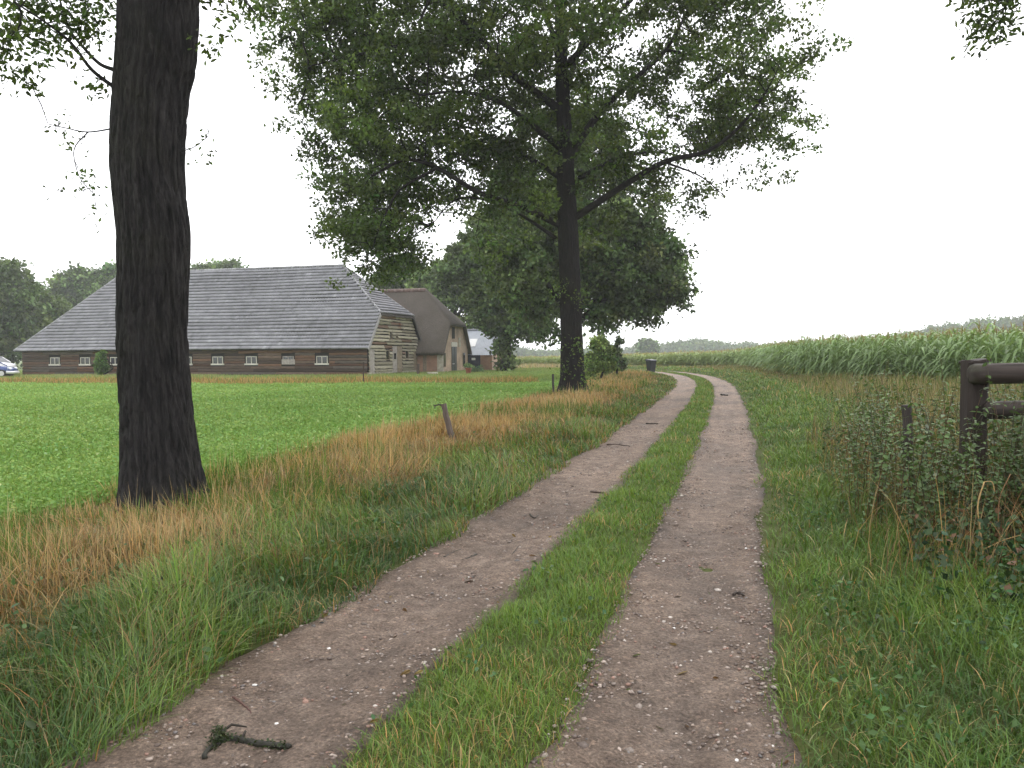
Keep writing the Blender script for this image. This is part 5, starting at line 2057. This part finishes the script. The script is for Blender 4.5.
def rock(label, px, py, s, c, seed, flat=.6, cat='stone', name='loose_stone'):
    r = np.random.default_rng(seed)
    me = bpy.data.meshes.new(name)
    import bmesh
    bm = bmesh.new()
    bmesh.ops.create_icosphere(bm, subdivisions=3, radius=1)
    k = r.normal(0, 1, (5, 3))
    for v in bm.verts:
        d = 1 + .12 * math.sin(3 * v.co.dot(Vector(k[0]))) + .1 * math.sin(4 * v.co.dot(Vector(k[1])) + 1)
        v.co *= d
        v.co = Vector((round(v.co.x * 6) / 6 * .4 + v.co.x * .6, v.co.y, max(v.co.z, -.6)))
        v.co.x *= s
        v.co.y *= s * r.uniform(.72, .74)
        v.co.z *= s * flat
    bm.to_mesh(me)
    bm.free()
    a = me.attributes.new('Col', 'FLOAT_COLOR', 'POINT')
    a.data.foreach_set('color', np.tile(np.array([*c, 1], np.float32), len(me.vertices)))
    me.materials.append(M['stone'])
    o = bpy.data.objects.new(name, me)
    p = ground_at(px, py)
    o.location = (p[0], p[1], p[2] + s * flat * .35 + .008)
    o.rotation_euler = (0, 0, r.uniform(0, 6))
    link(o)
    return tag(o, label, cat)


rock('black lump of stone at the grass edge of the left wheel track', 322, 626, .018, (.02, .018, .017), 1, .7)
rock('bright white chip of stone beside the black lump', 323, 634, .011, (.8, .8, .79), 2, .5)
rock('pale rounded stone in the middle of the near left wheel track', 359, 667, .012, (.42, .36, .32), 3)
rock('grey flat stone left of the pale rounded one', 327, 682, .016, (.2, .19, .19), 4, .4)
rock('brown stone half buried at the left grass edge beside the track', 355, 589, .018, (.15, .11, .09), 5)
rock('grey brown flat stone near the front of the right wheel track', 619, 749, .02, (.15, .12, .1), 6, .5)
rock('dark stone touching the flat one at the front of the right wheel track', 632, 746, .017, (.075, .06, .055), 7)
rock('pale brown flat stone on the left side of the right wheel track', 631, 694, .017, (.26, .21, .175), 8, .45)
rock('small white pebble in the middle of the right wheel track', 674, 630, .010, (.68, .66, .63), 9)
rock('small cream pebble on the right part of the right wheel track', 749, 646, .009, (.6, .54, .46), 10)
rock('dark clod near the middle of the right wheel track', 722, 675, .013, (.05, .036, .03), 11)
rock('white pebble by the near right edge of the right wheel track', 773, 749, .009, (.6, .57, .52), 12)
rock('dark stone far up the right wheel track beside the grass strip', 691, 531, .024, (.07, .055, .05), 13)

# tall single stalks among the weeds by the fence
STK = []


def stalk(px, pytop, Y, c, lean, seed, first, label, group, leafy=True):
    r = np.random.default_rng(seed)
    g = at(px, 450, Y)
    zb = float(gz(g[0], Y))
    h = at(px, pytop, Y)[2] - zb
    V, T, C = nettle(h, r)
    C = C * 0 + np.array(c) * r.normal(1, .15, (len(C), 1)).clip(.6, 1.4)
    if not leafy:
        V, C = V[:18], C[:18]
        T = T[:30]
        V[:, :2] *= 1.6
    V = V.copy()
    V[:, 0] += lean * V[:, 2] ** 1.5
    o = mesh_np('weed_stalk', V, [T], M['grass'], color=C, loc=(g[0], Y, zb))
    return tag(o, label, 'weed', group)


LB = 'tall dark leafy weed stalk standing up left of the timber fence'
for i, (px, py, Y) in enumerate(((854, 412, 11.5), (868, 428, 10.5), (883, 402, 10.2), (895, 415, 9.0), (921, 398, 8.6), (936, 408, 7.6), (948, 396, 7.8))):
    stalk(px, py, Y, (.04, .055, .024), random.uniform(-.05, .05), 200 + i, False, LB, 'dark weed stalks by the fence')
for i, (px, py, Y, ln, lab) in enumerate(((986, 482, 5.2, -.1, 'broken pale straw stalk standing below the timber fence'), (1003, 474, 5.3, .2, 'thin rust brown stalk right of the broken straw one'))):
    P0 = at(px, 560, Y)
    zb = float(gz(P0[0], Y))
    h = at(px, py, Y)[2] - zb
    mb = MB()
    cc = (.36, .24, .1) if i == 0 else (.2, .11, .05)
    pts = [(0, 0, -.02), (-.03, 0, h * .4), (-.05 + ln * .1, 0, h * .75), (ln * .2, 0, h)]
    mb.tube(catmull(pts, 4), .0045 if i == 0 else .003, 6, cc)
    if i == 0:
        mb.tube(catmull([(-.03, 0, h * .3), (.12, -.02, h * .42), (.27, -.05, h * .5)], 4), .003, 6, cc)
        mb.tube(catmull([(-.02, 0, h), (.03, 0, h * 1.0), (.05, 0, h * .9)], 4), .003, 6, cc)
    o = mb.build('dry_stalk', M['twig'], None, smooth=True, loc=(P0[0], Y, zb))
    tag(o, lab, 'dry stalk')


# ------------------------------------------------------------------ maize
def corn_plant(r, h=2.3, segs=5, nleaf=13):
    V, Q, C = [], [], []
    gcol = np.array([.20, .29, .125])
    for i, z_ in enumerate(np.linspace(0, h * .9, 4)):
        rr = .014 * (1 - .5 * i / 3)
        for k in range(4):
            V.append((rr * math.cos(pi / 2 * k), rr * math.sin(pi / 2 * k), z_))
            C.append(gcol * 1.15)
    for i in range(3):
        for k in range(4):
            a, b = 4 * i + k, 4 * i + (k + 1) % 4
            Q.append((a, b, b + 4, a + 4))
    az0 = r.uniform(0, 6)
    for j in range(nleaf):
        t = .12 + .78 * j / (nleaf - 1)
        az = az0 + (j % 2) * pi + r.normal(0, .35)
        ln = h * (.34 * math.sin(pi * (.18 + .7 * t)) + .06) * r.uniform(.85, 1.15)
        rise = r.uniform(.55, 1.0)
        droop = r.uniform(.8, 1.5)
        d = np.array([math.cos(az), math.sin(az), 0])
        s = np.array([-math.sin(az), math.cos(az), 0])
        base = np.array([0, 0, h * t])
        n0 = len(V)
        lc = gcol * r.normal(1, .14) * (np.array([1.5, 1.15, .8]) if (j < 2 and r.random() < .6) else 1)
        for k in range(segs + 1):
            q_ = k / segs
            p = base + d * ln * (q_ * .95) + np.array([0, 0, ln * (rise * q_ - droop * q_ ** 2.2)])
            w_ = .034 * (1 - q_ ** 2.5) * (.55 + .9 * min(1, q_ * 3)) + .002
            lift = np.array([0, 0, .35 * w_])
            V += [tuple(p - s * w_ + lift), tuple(p), tuple(p + s * w_ + lift)]
            C += [lc, lc * 1.2, lc]
        for k in range(segs):
            a = n0 + 3 * k
            Q += [(a, a + 1, a + 4, a + 3), (a + 1, a + 2, a + 5, a + 4)]
    # tassel
    for j in range(6):
        az = r.uniform(0, 6.3)
        d = np.array([math.cos(az), math.sin(az), 0])
        s = np.array([-math.sin(az), math.cos(az), 0])
        b = np.array([0, 0, h * .88])
        e = b + d * r.uniform(.03, .13) + np.array([0, 0, h * r.uniform(.07, .13)])
        n0 = len(V)
        V += [tuple(b - s * .008), tuple(b + s * .008), tuple(e + s * .005), tuple(e - s * .005)]
        C += [np.array([.26, .2, .085])] * 4
        Q.append((n0, n0 + 1, n0 + 2, n0 + 3))
    return np.array(V), np.array(Q), np.array(C)


rc = np.random.default_rng(88)
CP = [corn_plant(rc) for _ in range(5)]
CPs = [corn_plant(rc, 2.3, 3, 9) for _ in range(4)]
EDGE = np.array([(15.5, 12), (14.9, 18), (14.6, 23), (14.4, 31), (14.9, 40), (17.0, 50), (19.4, 61), (21.2, 72), (20.6, 82), (16, 92), (9, 100), (0, 106), (-11, 110)])
ES = np.concatenate([[0], np.cumsum(np.linalg.norm(np.diff(EDGE, axis=0), axis=1))])
NRM = np.gradient(EDGE, axis=0)
NRM = np.stack([NRM[:, 1], -NRM[:, 0]], -1)
NRM /= np.linalg.norm(NRM, axis=1, keepdims=True)


def edge_pt(s, off):
    e = np.stack([np.interp(s, ES, EDGE[:, k]) for k in (0, 1)], -1)
    nn_ = np.stack([np.interp(s, ES, NRM[:, k]) for k in (0, 1)], -1)
    return e + nn_ * off[:, None]


pts = []
for rowi in range(10):
    st = .21 if rowi < 2 else .27
    s = np.arange(0, ES[-1], st) + rc.uniform(-.05, .05)
    s = s + rc.normal(0, .04, len(s))
    off = np.full(len(s), rowi * .72) + rc.normal(0, .05, len(s))
    p = edge_pt(s, off)
    pts.append(np.column_stack([p, s, np.full(len(s), rowi)]))
pts = np.concatenate(pts)
# only what can be seen; a ragged gap here and there
pts = pts[(np.abs(pts[:, 0]) < .8 * pts[:, 1] + 2)]
pts = pts[rc.random(len(pts)) < .94]
hs = np.interp(pts[:, 1], [0, 45, 62, 82, 100], [.91, .91, .87, .7, .65]) * rc.normal(1, .055, len(pts))
key = pts[:, 1] + pts[:, 3] * 5.5
order = np.argsort(key)
first, rest = order[:290], order[290:]
protos = []
for V, Q, C in CP:
    protos.append(None)
for n_, i in enumerate(first):
    k = n_ % 5
    x_, y_ = pts[i, 0], pts[i, 1]
    if protos[k] is None:
        V, Q, C = CP[k]
        o = mesh_np('maize_plant', V, [Q], M['maize'], smooth=True, color=C)
        protos[k] = o
    else:
        o = protos[k].copy()
        col.objects.link(o)
    o.location = (x_, y_, float(gz(x_, y_)) - .02)
    o.rotation_euler = (rc.normal(0, .05), rc.normal(0, .05), rc.uniform(0, 6.28))
    sc_ = hs[i]
    o.scale = (1, 1, sc_)
    tag(o, 'tall green maize plant with a pale tassel at the near edge of the field', 'maize plant', 'maize plants at the field edge')
Vs, Qs, Cs, n = [], [], [], 0
zz = gz(pts[:, 0], pts[:, 1])
for m_, i in enumerate(rest):
    V, Q, C = CPs[m_ % 4]
    a = rc.uniform(0, 6.28)
    ca, sa = math.cos(a), math.sin(a)
    s_ = hs[i]
    wsc = 1.25
    Vs.append(np.stack([pts[i, 0] + wsc * (V[:, 0] * ca - V[:, 1] * sa), pts[i, 1] + wsc * (V[:, 0] * sa + V[:, 1] * ca), zz[i] - .02 + V[:, 2] * s_], -1))
    Qs.append(Q + n)
    yel = .35 * smst(60, 100, pts[i, 1])
    Cs.append(C * rc.normal(1, .12) * np.array([1 + yel, 1 + .4 * yel, 1]))
    n += len(V)
tag(mesh_np('maize_field', np.concatenate(Vs), [np.concatenate(Qs)], M['maize'], smooth=True, color=np.concatenate(Cs)), 'deep green maize crop filling the field behind its front rows', 'maize', kind='stuff')

# ------------------------------------------------------------------ haze
mb = MB()
mb.box(-1500, 1500, -60, 1000, -3.0, 30)
m, nt, b, out = new_mat('haze_air')
nt.nodes.remove(b)
pv = N(nt, 'VolumePrincipled')
pv.inputs['Color'].default_value = (.93, .95, 1, 1)
pv.inputs['Density'].default_value = .00055
pv.inputs['Anisotropy'].default_value = .0
nt.links.new(pv.outputs[0], out.inputs['Volume'])
hz = mb.build('haze', m)
tag(hz, 'thin pale haze of a wet overcast day', 'haze', kind='stuff')

# ------------------------------------------------------------------ light
wd = bpy.data.worlds.new('World')
sc.world = wd
wd.use_nodes = True
nt = wd.node_tree
nt.nodes.clear()
out = nt.nodes.new('ShaderNodeOutputWorld')
bg = nt.nodes.new('ShaderNodeBackground')
sky = nt.nodes.new('ShaderNodeTexSky')
sky.sky_type = 'NISHITA'
sky.sun_disc = False
EL, AZ = 52, 35
sky.sun_elevation = R(EL)
sky.sun_rotation = R(AZ)
sky.dust_density = 4
mx = nt.nodes.new('ShaderNodeMix')
mx.data_type = 'RGBA'
mx.inputs[0].default_value = .88
nt.links.new(sky.outputs[0], mx.inputs[6])
mx.inputs[7].default_value = (17, 17, 17.4, 1)          # closed cloud cover, even and white
nt.links.new(mx.outputs[2], bg.inputs[0])
bg.inputs[1].default_value = .11
nt.links.new(bg.outputs[0], out.inputs[0])
sd_ = bpy.data.lights.new('sun', 'SUN')
sd_.energy = 1.0
sd_.angle = R(22)
sd_.color = (1, .97, .92)
so = bpy.data.objects.new('sun', sd_)
col.objects.link(so)
dirv = Vector((math.sin(R(AZ)) * math.cos(R(EL)), math.cos(R(AZ)) * math.cos(R(EL)), math.sin(R(EL))))
so.rotation_euler = (-dirv).to_track_quat('-Z', 'Y').to_euler()

# ------------------------------------------------------------------ camera
cd = bpy.data.cameras.new('camera')
cd.sensor_width = 36
cd.lens = 36 * F / 1024
cd.clip_start = .05
cd.clip_end = 5000
co = bpy.data.objects.new('camera', cd)
col.objects.link(co)
from mathutils import Matrix
mat3 = Matrix((tuple(_r), tuple(_u), tuple(-_f))).transposed()
co.matrix_world = Matrix.Translation(Vector(CAM)) @ mat3.to_4x4()
sc.camera = co
sc.view_settings.view_transform = 'Standard'
sc.view_settings.look = 'None'
sc.view_settings.exposure = .4
sc.view_settings.gamma = 1
try:
    sc.view_settings.use_curve_mapping = False
except Exception:
    pass
sc.cycles.use_denoising = True
sc.cycles.max_bounces = 6
sc.cycles.diffuse_bounces = 3
sc.cycles.transmission_bounces = 4
sc.cycles.volume_bounces = 1
sc.render.film_transparent = False
